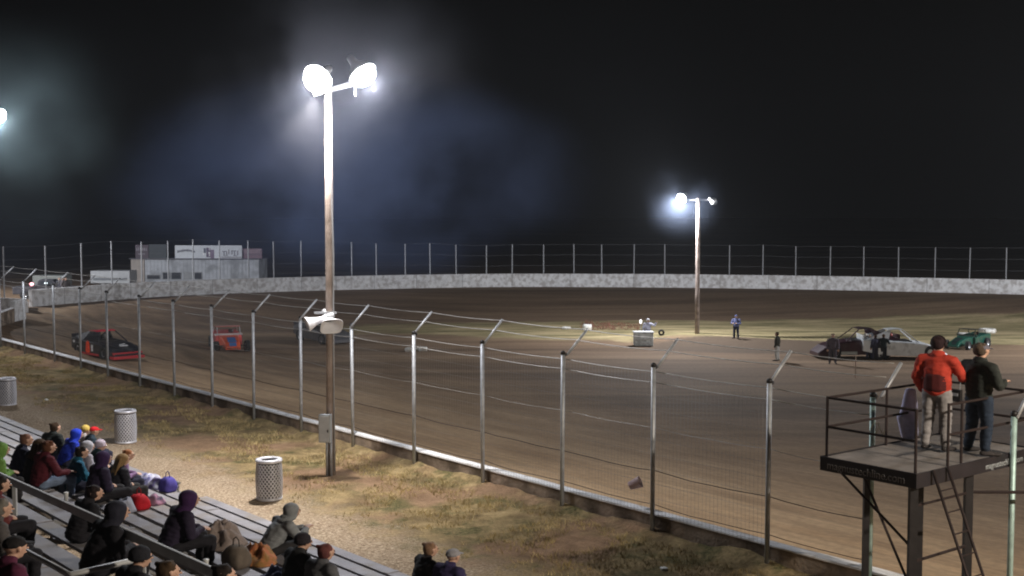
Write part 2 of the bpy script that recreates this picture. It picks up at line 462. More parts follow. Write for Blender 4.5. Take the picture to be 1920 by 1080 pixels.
def cable(name, n, z, r, m, i0=0, i1=len(PX) - 2, sag=.03, wob=0):
    bm = bmesh.new(); P = []
    for i in range(i0, i1):
        a0, a1 = POSTA[i], POSTA[i + 1]
        for k in range(6):
            s = k / 6; P.append(FR(a0 + (a1 - a0) * s, n, z - sag * 4 * s * (1 - s) + wob * noise.noise(Vector((a0 + (a1 - a0) * s, z, 0)))))
    P.append(FR(POSTA[i1], n, z)); tube(bm, P, r, 5)
    o = build(name, bm, m, fence, smooth=True); return o
cable('cable', NF + .6, 3.96, .010, CABLE); cable('cable', NF + .38, 3.74, .010, CABLE)
cable('cable', NF + .06, 3.34, .011, CABLE); cable('cable', NF + .06, 3.12, .011, CABLE)
cable('cable', NF + .06, 1.32, .009, RUST, wob=.03); cable('cable', NF + .06, .62, .008, RUST, wob=.03)
cable('cable', NF + .06, 2.2, .005, CABLE, wob=.03)
MESHM = mat('mesh_wire', (.30, .29, .28), .5, .5, .1, 4)
for i in range(2, len(PX) - 3):
    bm = bmesh.new(); a0, a1 = POSTA[i], POSTA[i + 1]; n_ = max(4, round((a1 - a0) / .1))
    for k in range(1, n_):
        a = a0 + (a1 - a0) * k / n_; bar(bm, FR(a, NF + .075, .40), FR(a, NF + .075, 3.3), .0028)
    for z in [.45 + .3 * q for q in range(10)]: bar(bm, FR(a0, NF + .078, z), FR(a1, NF + .078, z), .0028)
    build('mesh_panel', bm, MESHM, fence)

# ------------------------------------------------------------------ outer wall and its fence
def wall_piece(line, label, z0=-1.2, z1=.9, th=.3):
    t = thing('concrete_wall', label, 'wall')
    build('wall_body', wallmesh(line, th, z0, z1, .02), CONC, t)
    return t
iL = min(range(len(FARS)), key=lambda i: (FARS[i][0] + 35.7) ** 2 + (FARS[i][1] - 90.7) ** 2)
wall = wall_piece(FARS[3:iL + 1], 'long white painted concrete wall curving round the far side of the track')
bm = bmesh.new()                               # block seams
acc = 0
for (x0, y0), (x1, y1) in zip(FARS[3:iL], FARS[4:iL + 1]):
    acc += math.hypot(x1 - x0, y1 - y0)
    if acc > 3:
        acc = 0; d = Vector((x1 - x0, y1 - y0, 0)).normalized(); nrm = Vector((-d.y, d.x, 0)); p = Vector((x0, y0, 0)) + nrm * .152
        if nrm.y > 0: p = Vector((x0, y0, 0)) - nrm * .152
        bx(bm, (p.x, p.y, .25), (.03, .02, 1.25), math.atan2(d.y, d.x))
build('seam', bm, mat('seam_dark', (.15, .14, .14), .9), wall)
wall_piece([(-35.9, 90.2), (-35.2, 88.0), (-34.4, 86.6)], 'short stepped end block of white concrete wall beside the dark gate gap', -1.2, .35)
wall_piece([(-32.75, 80.2), (-32.9, 82.4), (-36, 84.6), (-44, 88)], 'pale green grey wall block at the left edge beyond the gate gap', -1.2, .8)

ff = thing('boundary_fence', 'far fence of thin pale posts standing on the outer track wall', 'fence')
FX = [(8, 463), (87, 460), (153, 457), (210, 453), (265, 452), (315, 451), (362, 449), (412, 452), (466, 452), (512, 452), (566, 451), (612, 453), (658, 455), (708, 456), (758, 457), (808, 457), (858, 459), (911, 459), (963, 459), (1020, 459), (1076, 458), (1132, 459), (1191, 458), (1248, 458), (1308, 458), (1369, 459), (1429, 460), (1493, 461), (1555, 462), (1618, 462), (1682, 463), (1751, 463), (1817, 464), (1887, 465), (1950, 466), (2025, 467)]
me = None; tops = []
for x, y in FX:
    # intersection of the picture column with the wall line
    best = None
    for (x0, y0), (x1, y1) in zip(FARS[2:], FARS[3:iL + 8]):
        for k in range(8):
            s = k / 8; qx, qy = x0 + (x1 - x0) * s, y0 + (y1 - y0) * s
            e = abs(960 + F * qx / (qy * math.cos(TH) + 5 * math.sin(TH)) - x) + (30 if (x < 60 and qy < 82) else 0)
            if best is None or e < best[0]: best = (e, qx, qy)
    qx, qy = best[1], best[2]; o_ = Vector((qx, qy, 0)); off = o_.normalized() * .25
    p = o_ + off; zt = zat(p, y) + random.uniform(-.06, .06)
    if me is None:
        bm = bmesh.new(); tube(bm, [(0, 0, 0), (0, 0, 1)], .055, 8); me = bpy.data.meshes.new('post'); bm.to_mesh(me); bm.free(); me.materials.append(GALV)
    o = link('post', me, None, ff); o.location = (p.x, p.y, -.4); o.scale = (1, 1, zt + .4); o.rotation_euler = (random.uniform(-.008, .008), random.uniform(-.008, .008), 0)
    tops.append(Vector((p.x, p.y, zt)))
for fz in (.02, 1.0, 2.0, 2.9):
    bm = bmesh.new(); tube(bm, [p - Vector((0, 0, fz)) for p in tops], .004, 4); build('cable', bm, GALVD, ff)

# ------------------------------------------------------------------ light poles
LENS = mat('lit_lens', (1, 1, 1), .3, emit=(.93, .96, 1), estr=90)
LENSOFF = mat('dark_lens', (.2, .22, .25), .15)
def flood_head(parent, p, d, r=.3, lit=True):
    """bell housing with a domed lens, facing d"""
    M = aim(p, d); bm = bmesh.new()
    lathe(bm, [(0, -.42 * r / .3), (.09, -.42 * r / .3), (.11, -.25 * r / .3), (.2 * r / .3, -.14), (r * .95, 0), (r, .05), (r * .96, .05), (r * .9, .0), (.0, -.05)], 24, M)
    h = build('floodlight_housing', bm, HOUSING, parent, smooth=True)
    bm = bmesh.new(); lathe(bm, [(r * .92, .035), (r * .85, .10), (r * .75, .2), (r * .45, .28), (r * .2, .31), (0, .32)], 24, M)
    build('lens', bm, LENS if lit else LENSOFF, h, smooth=True)
    return h
LIGHTS = []
def lamp(p, d, power, parent, col=(.93, .95, 1), spot=None, rad=.12, name='lamp_light'):
    if spot:
        l = bpy.data.lights.new(name, 'SPOT'); l.spot_size = R(spot); l.spot_blend = .6
    else: l = bpy.data.lights.new(name, 'POINT')
    l.energy = power; l.color = col; l.shadow_soft_size = rad
    o = bpy.data.objects.new(name, l); C.objects.link(o); o.parent = parent
    o.location = Vector(p) + Vector(d).normalized() * (.34 + rad)
    o.rotation_euler = Vector(d).to_track_quat('-Z', 'Y').to_euler()
    return o
def light_pole(base, height, r0, r1, heads, label, arm=None, group='light poles around the track', lean=0):
    t = thing('light_pole', label, 'light pole', base, 0, group)
    bm = bmesh.new(); tube(bm, [(0, 0, -.5), (lean * .3, 0, height * .3), (lean * .7, .01, height * .7), (lean, 0, height)], [r0, r0 * .93, (r0 + r1) / 2, r1], 14)
    build('pole', bm, WOOD, t, smooth=True)
    if arm:
        bm = bmesh.new(); bar(bm, Vector(arm[0]), Vector(arm[1]), .1, .12)
        build('crossarm', bm, ALUD, t, bevel=.008)
    for (p, d, lit, power, rad) in heads:
        p = Vector(p); d = Vector(d).normalized()
        h = flood_head(t, p, d, rad, lit)
        bm = bmesh.new(); tube(bm, [p - d * .3, p - d * .36 + Vector((0, 0, -.02)), (p.x * .8, p.y, height - .15)], .022, 6); build('bracket', bm, ALUD, t)
        if lit: lamp(p, d, power, t)
    return t
P1 = at(621, 890); P1.z = 0
def rel(P, x, y, dy=0):                        # pixel (x, y) at the pole's distance, relative to its base
    q = atY(x, y, P.y + dy); return q - P
h1 = rel(P1, 597, 147, -.25); h2 = rel(P1, 678, 137, .1)
H1 = zat(P1, 168)
PW = 1350
pole1 = light_pole(P1, H1, .115, .085, [(h1, (-.35, -.72, -.5), True, PW, .39), (h2, (.45, -.25, -.6), True, PW, .38)],
    'tall wooden light pole with two lit floodlights and white loudspeaker horns behind the near fence', (Vector((-.35, 0, H1 - .12)), Vector((h2.x + .05, .1, h2.z - .18))), lean=rel(P1, 615, 168).x)
bm = bmesh.new(); tube(bm, [(.1, -.09, .1), (.10, -.1, 3), (.12, -.09, 5.5), (.06, -.1, 8.2), (.0, -.1, H1 - .4)], .018, 6); build('conduit', bm, GALV, pole1, smooth=True)
bm = bmesh.new(); tube(bm, [(-.085, -.12, .0), (-.085, -.13, 1.0)], .03, 8); tube(bm, [(.02, -.14, .0), (.02, -.14, 1.0)], .035, 8); build('conduit', bm, GALVD, pole1, smooth=True)

zb0, zb1 = zat(P1, 826), zat(P1, 774)
t = thing('electrical_box', 'grey electrical box strapped low on the near wooden light pole', 'electrical box', P1 + Vector((-.1, -.23, zb0)), R(-12))
bm = bmesh.new(); bx(bm, (0, 0, (zb1 - zb0) / 2), (.3, .17, zb1 - zb0)); build('cabinet', bm, mat('cabinet_grey', (.36, .38, .40), .5, .2, .1, 5), t, bevel=.01)
bm = bmesh.new(); bx(bm, (0, -.094, (zb1 - zb0) / 2), (.26, .014, zb1 - zb0 - .06)); d_ = build('door', bm, mat('cabinet_door', (.42, .44, .46), .5, .2, .1, 5), t, bevel=.004)
bm = bmesh.new(); bx(bm, (.1, -.108, .3), (.02, .02, .07)); build('handle', bm, BLACKST, d_)

l = lamp(h1, at(445, 915) - P1 - h1, 4200, pole1, (1, .93, .84), spot=88)
# PA horns
def horn(px, py, d, w, h, label):
    p = rel(P1, px, py, -.3) + P1
    t = thing('horn_speaker', label, 'loudspeaker', p, 0, 'white loudspeaker horns on the near light pole')
    M = aim((0, 0, 0), d); bm = bmesh.new(); secs = []
    for z, sx, sy in ((-.30, .06, .06), (-.14, .07, .07), (-.05, .10, .09), (.06, w * .72, h * .72), (.17, w, h), (.2, w + .015, h + .015)):
        secs.append([M @ Vector((sx * (abs(math.cos(a)) ** .6) * math.copysign(1, math.cos(a)), sy * (abs(math.sin(a)) ** .6) * math.copysign(1, math.sin(a)), z)) for a in [2 * math.pi * k / 20 + .01 for k in range(20)]])
    rings = [[bm.verts.new(p_) for p_ in s] for s in secs]
    for a, b in zip(rings, rings[1:]):
        for k in range(20): bm.faces.new((a[k], a[(k + 1) % 20], b[(k + 1) % 20], b[k]))
    bm.faces.new(rings[0])
    o = build('bell', bm, HORNM, t, smooth=True); sd = o.modifiers.new('s', 'SOLIDIFY'); sd.thickness = .012; sd.offset = -1
    bm = bmesh.new(); lathe(bm, [(0, -.5), (.075, -.5), (.085, -.47), (.085, -.33), (.07, -.3), (0, -.3)], 16, M); build('driver', bm, GALVD, t, smooth=True)
    return t, M
t, M = horn(590, 603, (-.75, -.25, -.25), .2, .17, 'white horn loudspeaker with pointed bell aimed left on the near light pole')
t2, M = horn(618, 604, (.35, -.75, -.45), .27, .2, 'wide white horn loudspeaker aimed towards the bleachers on the near light pole')
bm = bmesh.new(); bx(bm, (-.12, .13, .22), (.55, .05, .05)); bx(bm, (0, .2, .12), (.05, .05, .25)); build('bracket', bm, GALV, t2)

# infield pole
P2 = tr(1307, 625); g1 = rel(P2, 1279, 371); g2 = rel(P2, 1337, 377); H2 = zat(P2, 372) - P2.z
pole2 = light_pole(P2, H2, .16, .12, [(g1, (-.55, -.5, -.5), True, 10500, .36), (g2, (.7, .3, -.5), False, 0, .26)],
    'light pole on the infield mound with its left floodlight lit and its right one dark', (Vector((g1.x + .1, 0, H2 - .1)), Vector((g2.x - .1, 0, H2 - .1))))
# poles along the grandstand, left and right of the picture
def side_pole(base, label, heads, h=10.3, col=(.93, .95, 1)): return light_pole(base, h, .115, .09, heads, label, (Vector((-.55, 0, h - .12)), Vector((.55, 0, h - .12))))
aL = on_line(-16, 15.5); PL = FR(aL, 15.5)
hl = rel(PL, -6, 216, -.2)
pole3 = light_pole(PL, hl.z + .1, .115, .09, [(hl, (.5, -.4, -.6), True, 1500, .40), (hl + Vector((-.9, .2, 0)), (-.2, .6, -.6), True, 1200, .34)], 'wooden light pole with lit floodlights at the left edge beside the stands', (Vector((-1, 0, hl.z)), Vector((.1, 0, hl.z))))
PR = FR(POSTA[-1] + 13.5, 15.6)
side_pole(PR, 'wooden light pole with two lit floodlights right of the flag stand', [((-.5, 0, 10.3), (-.35, .55, -.6), True, 9000, .33), ((.5, 0, 10.3), (.3, .6, -.6), True, 4000, .33)]); WARM = (1, .88, .72)
for o in bpy.data.objects:
    if o.type == 'LIGHT' and o.parent == bpy.data.objects['light_pole.003']: o.data.color = WARM
# added infield and back poles, unseen outside the picture, to light the far side
side_pole(Vector((44, 72, -2)), 'added infield light pole with two lit floodlights, unseen beyond the right edge', [((-.5, 0, 10.3), (-.5, .5, -.45), True, 19000, .33), ((.5, 0, 10.3), (.3, -.6, -.6), True, 1200, .33)], 11)
side_pole(Vector((-48, 92, -.3)), 'added unseen light pole with two lit floodlights behind the outer wall beyond the left edge', [((-.5, 0, 10.3), (.7, .3, -.5), True, 15000, .33), ((.5, 0, 10.3), (.6, -.3, -.5), True, 6000, .33)], 11)

# ------------------------------------------------------------------ litter bins
CAGE = mat('expanded_metal', (.62, .62, .68), .45, .3, .1, 8)
LINER = mat('bin_liner', (.10, .10, .11), .8, 0, .3, 6)
def litter_bin(p, label):
    t = thing('litter_bin', label, 'litter bin', p, random.random() * 6, 'round mesh litter bins in front of the stand')
    bm = bmesh.new(); r = .3; h = .88; n = 22; rows = 15
    def rad(z): return r * (.93 + .07 * math.sin(math.pi * min(1, z / h * 1.02)))
    for k in range(n):
        for j in range(rows):
            z0, z1 = .03 + (h - .08) * j / rows, .03 + (h - .08) * (j + 1) / rows
            for s in (1, -1):
                a0 = 2 * math.pi * (k + (.5 if j % 2 else 0)) / n; a1 = a0 + s * math.pi / n
                q0 = (rad(z0) * math.cos(a0), rad(z0) * math.sin(a0), z0); q1 = (rad(z1) * math.cos(a1), rad(z1) * math.sin(a1), z1)
                bar(bm, q0, q1, .019, .017, up=(math.cos(a0), math.sin(a0), 0))
    build('mesh_cage', bm, CAGE, t)
    bm = bmesh.new(); lathe(bm, [(.27, .86), (.30, .86), (.305, .89), (.29, .93), (.22, .93), (.18, .90), (.2, .88), (.27, .86)], 28); build('rim', bm, CAGE, t, smooth=True); bm = bmesh.new(); lathe(bm, [(.27, .0), (.3, .0), (.3, .05), (.27, .05), (.27, .0)], 28); build('base_ring', bm, CAGE, t, smooth=True)
    bm = bmesh.new(); lathe(bm, [(0, .03), (.255, .03), (.265, .5), (.24, .87), (.2, .87), (.2, .6), (0, .55)], 24); build('liner', bm, LINER, t, smooth=True)
    return t
def gp(x, y):
    p = at(x, y, 0); p.z = zground(p.x, p.y); return p
litter_bin(gp(505, 935), 'pale mesh litter bin standing alone on the bright gravel nearest the light pole')
litter_bin(gp(236, 831), 'pale mesh litter bin on the dark grass behind the crowded end of the bleachers')
litter_bin(gp(14, 759), 'pale mesh litter bin cut by the left edge of the picture')

# ------------------------------------------------------------------ bleachers
bl = thing('bleachers', 'long grey metal bleachers with rows of planks at lower left', 'bleachers')
RUN, RISE = .65, .17
def rowpos(k): return NB0 - RUN * k, .45 + RISE * k
AE = [UB.dot(at(340, 910, .45)), UB.dot(at(378, 932, .45))]
def aB(x, k, zoff=0):                           # along-row coordinate of picture column x on row k
    n, z = rowpos(k); lo, hi = -90.0, 30.0
    for _ in range(50):
        m = (lo + hi) / 2; v = FB(m, n, z + zoff) - CAM; f = v.y * math.cos(TH) - v.z * math.sin(TH)
        if (960 + F * v.x / f if f > .3 else 1e6) < x: lo = m
        else: hi = m
    return lo
def plank(a0, a1, n, z, w, name, m=ALU):
    bm = bmesh.new(); c = FB((a0 + a1) / 2, n, z); ln = a1 - a0
    poly = [(-w / 2, 0), (-w / 2, -.045), (-w / 2 + .02, -.045), (-w / 2 + .02, -.012), (w / 2 - .02, -.012), (w / 2 - .02, -.045), (w / 2, -.045), (w / 2, 0)]
    M = Matrix.Translation(c) @ Matrix.Rotation(angB, 4, 'Z') @ Matrix.Rotation(R(90), 4, 'Z')
    prism(bm, poly, -ln / 2, ln / 2, M)
    for q in range(1, int(ln / 3.6)):            # splice sleeves
        s = FB(a0 + q * 3.6, n, z + .004); bx(bm, s, (.09, w + .012, .014), angB)
    return build(name, bm, m, bl)
ALO, AHI = -62, -3
for k in range(0, 15):
    n, z = rowpos(k)
    if k == 0:
        plank(ALO, AE[0], n, z, .24, 'seat_plank'); plank(AE[1], AHI, n, z, .24, 'seat_plank')
        plank(ALO, AHI, n + .36, z - .30, .2, 'foot_plank', ALUD)
    else:
        plank(ALO, AHI, n, z, .27, 'seat_plank')
        plank(ALO, AHI, n + .335, z - .26, .22, 'foot_plank', ALUD)
for a in [ALO + .4 + 1.8 * i for i in range(33)]:
    bm = bmesh.new(); n0, z0 = rowpos(0); n1, z1 = rowpos(14)
    bar(bm, FB(a, n0 + .1, z0 - .22), FB(a, n1, z1 - .22), .05, .07)
    for k in range(0, 15, 2):
        n, z = rowpos(k); bar(bm, FB(a, n, z - .25), FB(a, n, .0), .045)
    for k in range(15):
        n, z = rowpos(k); bar(bm, FB(a, n, z - .25), FB(a, n, z - .045), .04)
    build('support_frame', bm, ALUD, bl)
# dark deck behind (walkway)
bm = bmesh.new()
a_end = aB(325, 0)
tube(bm, [FB(AE[0] - .25, NB0 + .13, .5), FB(AE[0] - .02, NB0 + .13, .5)], .03, 6); tube(bm, [FB(AE[0] - .1, NB0 + .13, .5), FB(AE[0] - .1, NB0 + .13, .0)], .025, 6)
build('end_bracket', bm, GALVD, bl)

gr = thing('guard_rail', 'thick grey guard rail with posts along the bleacher walkway in the lower left corner', 'guard rail')
nr = 6.0
def railpt(x, y, n):
    d = ray(x, y); t_ = n / (NB.x * d.x + NB.y * d.y); return CAM + d * t_
q0, q1 = railpt(0, 893, nr), railpt(420, 1083, nr)
dq = (q1 - q0).normalized()
bm = bmesh.new(); bar(bm, q0 - dq * 6, q1 + dq * 4, .045, .12); build('top_rail', bm, RAILM, gr, bevel=.01)
for xx in (22, -260, 262, 480):
    d = ray(xx, 900); s = (xx - 0) / 420; p = q0 + (q1 - q0) * s
    # find point on rail at column xx
    lo, hi = -8.0, 14.0
    for _ in range(40):
        m_ = (lo + hi) / 2; v = q0 + dq * m_ - CAM; f = v.y * math.cos(TH) - v.z * math.sin(TH)
        if (960 + F * v.x / f) < xx: lo = m_
        else: hi = m_
    p = q0 + dq * lo; bm = bmesh.new(); bar(bm, p + Vector((0, 0, .02)) + NB * .04, p + NB * .04 - Vector((0, 0, 1.15)), .055, .055); build('post', bm, RAILM, gr)
r2 = thing('hand_rail', 'bent grey hand rail beside the aisle steps at the bottom left corner', 'hand rail')
A_, B_, C_ = railpt(-40, 1002, 4.55), railpt(130, 1078, 4.6), None
B_ = railpt(130, 1078, 4.6)
C_ = B_ + NB * .75 + Vector((0, 0, .03)); D_ = B_ - (UB * 3.0) + Vector((0, 0, -.08))
bm = bmesh.new(); tube(bm, [D_, B_ - UB * .06, B_ + NB * .02, C_], .032, 8); build('rail', bm, RAILM, r2, smooth=True)
bm = bmesh.new(); tube(bm, [C_, C_ - Vector((0, 0, .95))], .028, 8); build('post', bm, RAILM, r2); bm = bmesh.new(); tube(bm, [D_, D_ - Vector((0, 0, .95))], .028, 8); build('post', bm, RAILM, r2)

# ------------------------------------------------------------------ people
_t = bmesh.new(); bmesh.ops.create_icosphere(_t, subdivisions=2, radius=1); SPH = [v.co.copy() for v in _t.verts]; _t.free()
def hull(bm, ells):
    """convex hull of ellipsoids (centre, (rx,ry,rz))"""
    t = bmesh.new(); P = set()
    for c, r in ells:
        if not isinstance(r, (tuple, list)): r = (r, r, r)
        for q in SPH: t.verts.new((c[0] + q.x * r[0], c[1] + q.y * r[1], c[2] + q.z * r[2]))
    bmesh.ops.convex_hull(t, input=list(t.verts))
    mp = {}
    for f in t.faces:
        vs = []
        for v in f.verts:
            if v not in mp: mp[v] = bm.verts.new(v.co)
            vs.append(mp[v])
        bm.faces.new(vs)
    t.free()
def melt(name, bm, voxel, smooth=3):
    bmesh.ops.recalc_face_normals(bm, faces=bm.faces)
    me = bpy.data.meshes.new(name); bm.to_mesh(me); bm.free()
    o = bpy.data.objects.new(name, me); C.objects.link(o)
    md = o.modifiers.new('r', 'REMESH'); md.mode = 'VOXEL'; md.voxel_size = voxel; md.use_smooth_shade = True
    if smooth: s = o.modifiers.new('s', 'SMOOTH'); s.iterations = smooth; s.factor = .5
    bpy.context.view_layer.update()
    r = bpy.data.meshes.new_from_object(o.evaluated_get(bpy.context.evaluated_depsgraph_get()))
    r.name = name; bpy.data.objects.remove(o)
    if not r.materials: r.materials.append(None)
    return r
V = Vector
def joints(kind):
    J = {}
    if kind.startswith('sit'):
        lean = {'sit': .2, 'sit_lean': .55, 'sit_hunch': .36, 'sit_twist': .2}[kind]
        J['hip'] = V((0, 0, .11)); J['chest'] = J['hip'] + V((0, math.sin(lean), math.cos(lean))) * .30
        J['sh'] = J['hip'] + V((0, math.sin(lean), math.cos(lean))) * .43
        J['neck'] = J['sh'] + V((0, .01 + lean * .05, .07)); J['head'] = J['neck'] + V((0, .03 + lean * .14, .118 - lean * .05))
        for s, q in ((-1, 'L'), (1, 'R')):
            J['shd' + q] = J['sh'] + V((s * .175, 0, -.01)); J['hipj' + q] = V((s * .09, .02, .10))
            J['knee' + q] = V((s * .13, .44, .13)); J['ank' + q] = V((s * .12, .42, -.20)); J['toe' + q] = V((s * .13, .58, -.235))
        if kind == 'sit':
            for s, q in ((-1, 'L'), (1, 'R')): J['elb' + q] = V((s * .25, .06 + lean * .2, .26)); J['wri' + q] = V((s * .07, .22, .25))
        elif kind == 'sit_lean':
            for s, q in ((-1, 'L'), (1, 'R')): J['elb' + q] = V((s * .2, .36, .24)); J['wri' + q] = V((s * .06, .54, .33))
        elif kind == 'sit_hunch':
            for s, q in ((-1, 'L'), (1, 'R')): J['elb' + q] = V((s * .24, .16, .26)); J['wri' + q] = V((s * .05, .36, .27))
        else:
            J['elbL'] = V((-.27, .10, .27)); J['wriL'] = V((-.10, .29, .23)); J['elbR'] = V((.27, .16, .29)); J['wriR'] = V((.2, .36, .27))
    else:
        J['hip'] = V((0, 0, .93)); J['chest'] = V((0, .0, 1.25)); J['sh'] = V((0, 0, 1.42)); J['neck'] = V((0, .015, 1.50)); J['head'] = V((0, .03, 1.64))
        w = .10
        for s, q in ((-1, 'L'), (1, 'R')):
            J['shd' + q] = V((s * .19, 0, 1.40)); J['hipj' + q] = V((s * .09, 0, .90)); J['knee' + q] = V((s * (w + .01), .02, .49)); J['ank' + q] = V((s * (w + .03), -.02, .09)); J['toe' + q] = V((s * (w + .06), .15, .035))
        if kind == 'stand_front':
            for s, q in ((-1, 'L'), (1, 'R')): J['elb' + q] = V((s * .27, .03, 1.12)); J['wri' + q] = V((s * .14, .26, 1.16))
        elif kind == 'stand_ready':
            J['elbL'] = V((-.26, -.02, 1.12)); J['wriL'] = V((-.24, .12, .90)); J['elbR'] = V((.29, .08, 1.14)); J['wriR'] = V((.27, .32, 1.20))
        elif kind == 'stand_up':
            J['elbL'] = V((-.36, .12, 1.30)); J['wriL'] = V((-.42, .26, 1.50)); J['elbR'] = V((.26, 0, 1.12)); J['wriR'] = V((.24, .1, .88))
        else:
            for s, q in ((-1, 'L'), (1, 'R')): J['elb' + q] = V((s * .25, -.03, 1.12)); J['wri' + q] = V((s * .25, .06, .87))
    return J
def hand(bm, w, el, s):
    d = (w - el).normalized(); side = d.cross(V((0, 0, 1))); side = side.normalized() if side.length > .1 else V((1, 0, 0)); nr_ = side.cross(d).normalized()
    palm0 = w + d * .02; palm1 = w + d * .085
    hull(bm, [(palm0, .024), (palm1 + side * .028, .013), (palm1 - side * .028, .013)])
    for i, (o_, ln) in enumerate(((-.03, .062), (-.01, .075), (.011, .07), (.031, .054))):
        b0 = palm1 + side * o_; b1 = b0 + d * ln * .5 - nr_ * .006 + side * o_ * .1; b2 = b1 + d * ln * .38 - nr_ * ln * .42
        hull(bm, [(b0, .010), (b1, .009)]); hull(bm, [(b1, .009), (b2, .008)])
    t0 = palm0 + side * (-.022 * s) + d * .02; t1 = t0 + side * (-.03 * s) + d * .03; t2 = t1 + d * .03 - nr_ * .012
    hull(bm, [(t0, .012), (t1, .0105)]); hull(bm, [(t1, .0105), (t2, .009)])
PC = {}
def pmesh(kind, part):
    key = (kind, part)
    if key in PC: return PC[key]
    J = joints(kind); H = J['head']; bm = bmesh.new(); st = kind.startswith('stand')
    if part == 'person':
        hull(bm, [(J['hip'], (.13, .09, .09)), (J['chest'], (.14, .095, .1))]); hull(bm, [(J['chest'], (.14, .09, .1)), (J['sh'] - V((0, 0, .03)), (.15, .07, .05))])
        hull(bm, [(J['sh'], .06), (J['neck'], .055)]); hull(bm, [(J['neck'], .053), (H - V((0, .01, .06)), .055)])
        hull(bm, [(H + V((0, -.012, .03)), (.077, .095, .088)), (H + V((0, .025, -.075)), (.042, .045, .04)), (H + V((0, .05, .0)), (.058, .045, .07))])
        hull(bm, [(H + V((0, .093, -.002)), .009), (H + V((0, .112, -.03)), .013)])                      # nose
        hull(bm, [(H + V((-.02, .088, -.062)), .009), (H + V((.02, .088, -.062)), .009)])                 # mouth
        for s in (-1, 1):
            hull(bm, [(H + V((s * .08, -.005, .01)), (.008, .018, .028)), (H + V((s * .078, -.002, -.02)), (.007, .012, .015))])   # ears
            hull(bm, [(H + V((s * .018, .088, .028)), .009), (H + V((s * .048, .078, .028)), .008)])       # brow
        for s, q in ((-1, 'L'), (1, 'R')):
            hull(bm, [(J['shd' + q], .05), (J['elb' + q], .04)]); hull(bm, [(J['elb' + q], .04), (J['wri' + q], .026)]); hull(bm, [(J['sh'], .05), (J['shd' + q], .05)])
            hand(bm, J['wri' + q], J['elb' + q], s)
            hull(bm, [(J['hipj' + q], .08), (J['knee' + q], .052)]); hull(bm, [(J['knee' + q], .05), (J['ank' + q], .036)]); hull(bm, [(J['ank' + q], .036), (J['toe' + q], .028)])
        r = melt('person', bm, .0095, 2)
    elif part == 'jacket':
        hull(bm, [(J['hip'] + V((0, 0, .0)), (.172, .135, .10)), (J['chest'], (.18, .135, .12))]); hull(bm, [(J['chest'], (.18, .135, .12)), (J['sh'] - V((0, 0, .02)), (.17, .10, .06))])
        hull(bm, [(J['sh'] + V((0, 0, -.01)), (.1, .085, .05)), (J['neck'] + V((0, -.005, .02)), (.074, .074, .03))])
        for s, q in ((-1, 'L'), (1, 'R')):
            hull(bm, [(J['sh'] + V((s * .08, 0, -.02)), .085), (J['shd' + q], .075)]); hull(bm, [(J['shd' + q], .076), (J['elb' + q], .060)]); hull(bm, [(J['elb' + q], .060), (J['wri' + q], .043)])
            for k_, (aa, bb) in enumerate((('shd', 'elb'), ('elb', 'wri'))):          # folds
                for f_ in (.35, .7): c_ = J[aa + q].lerp(J[bb + q], f_); hull(bm, [(c_ + V((s * .012, 0, 0)), .062 - .012 * k_ * f_ - .004), (c_ + V((-s * .01, .01, .01)), .058 - .012 * k_)])
        r = melt('jacket', bm, .017, 3)
    elif part == 'trousers':
        hull(bm, [(J['hip'] - V((0, 0, .0 if not st else .0)), (.165, .12, .10)), (J['hipj' + 'L'] + V((0, 0, -.02)), .095), (J['hipj' + 'R'] + V((0, 0, -.02)), .095)])
        for s, q in ((-1, 'L'), (1, 'R')):
            hull(bm, [(J['hipj' + q], .098), (J['knee' + q], .072)]); hull(bm, [(J['knee' + q], .072), (J['ank' + q] + V((0, 0, .03)), .058)])
        r = melt('trousers', bm, .017, 3)
    elif part == 'shoe':
        for s, q in ((-1, 'L'), (1, 'R')):
            hull(bm, [(J['ank' + q] + V((0, -.03, -.03)), (.042, .05, .04)), (J['toe' + q], (.045, .06, .032))]); hull(bm, [(J['ank' + q], .048), (J['ank' + q] - V((0, 0, .03)), .045)]); hull(bm, [(J['ank' + q], .04), (J['toe' + q], .03)])
        r = melt('shoes', bm, .014, 2)
    elif part in ('eyeL', 'eyeR'):
        bmesh.ops.create_icosphere(bm, subdivisions=2, radius=.0115, matrix=Matrix.Translation(H + V(((-1 if part == 'eyeL' else 1) * .031, .088, .005))))
        r = bpy.data.meshes.new('eye'); bm.to_mesh(r); bm.free(); r.materials.append(None)
    elif part == 'beanie':
        hull(bm, [(H + V((0, -.015, .045)), (.092, .108, .098)), (H + V((0, -.02, .0)), (.092, .105, .03))]); hull(bm, [(H + V((0, -.015, .0)), (.098, .113, .024))])
        r = melt('beanie', bm, .012, 2)
    elif part == 'hood':
        hull(bm, [(H + V((0, -.03, .035)), (.108, .115, .105)), (H + V((0, -.04, -.06)), (.1, .095, .08))]); hull(bm, [(H + V((0, -.04, -.08)), (.1, .09, .07)), (J['neck'] + V((0, -.02, -.03)), (.125, .1, .05))])
        r = melt('hood', bm, .014, 3)
    elif part == 'cap':
        hull(bm, [(H + V((0, -.01, .05)), (.086, .102, .075)), (H + V((0, -.01, .03)), (.088, .104, .02))]); hull(bm, [(H + V((0, .09, .035)), (.075, .03, .009)), (H + V((0, .145, .022)), (.05, .03, .007))])
        r = melt('cap', bm, .009, 1)
    elif part == 'hair':
        hull(bm, [(H + V((0, -.022, .04)), (.084, .098, .088)), (H + V((0, -.04, -.03)), (.08, .068, .06))])
        for k in range(14): hull(bm, [(H + V((random.uniform(-.06, .06), random.uniform(-.09, .03), random.uniform(.06, .105))), random.uniform(.02, .032))])
        r = melt('hair', bm, .011, 1)
    elif part == 'long_hair':
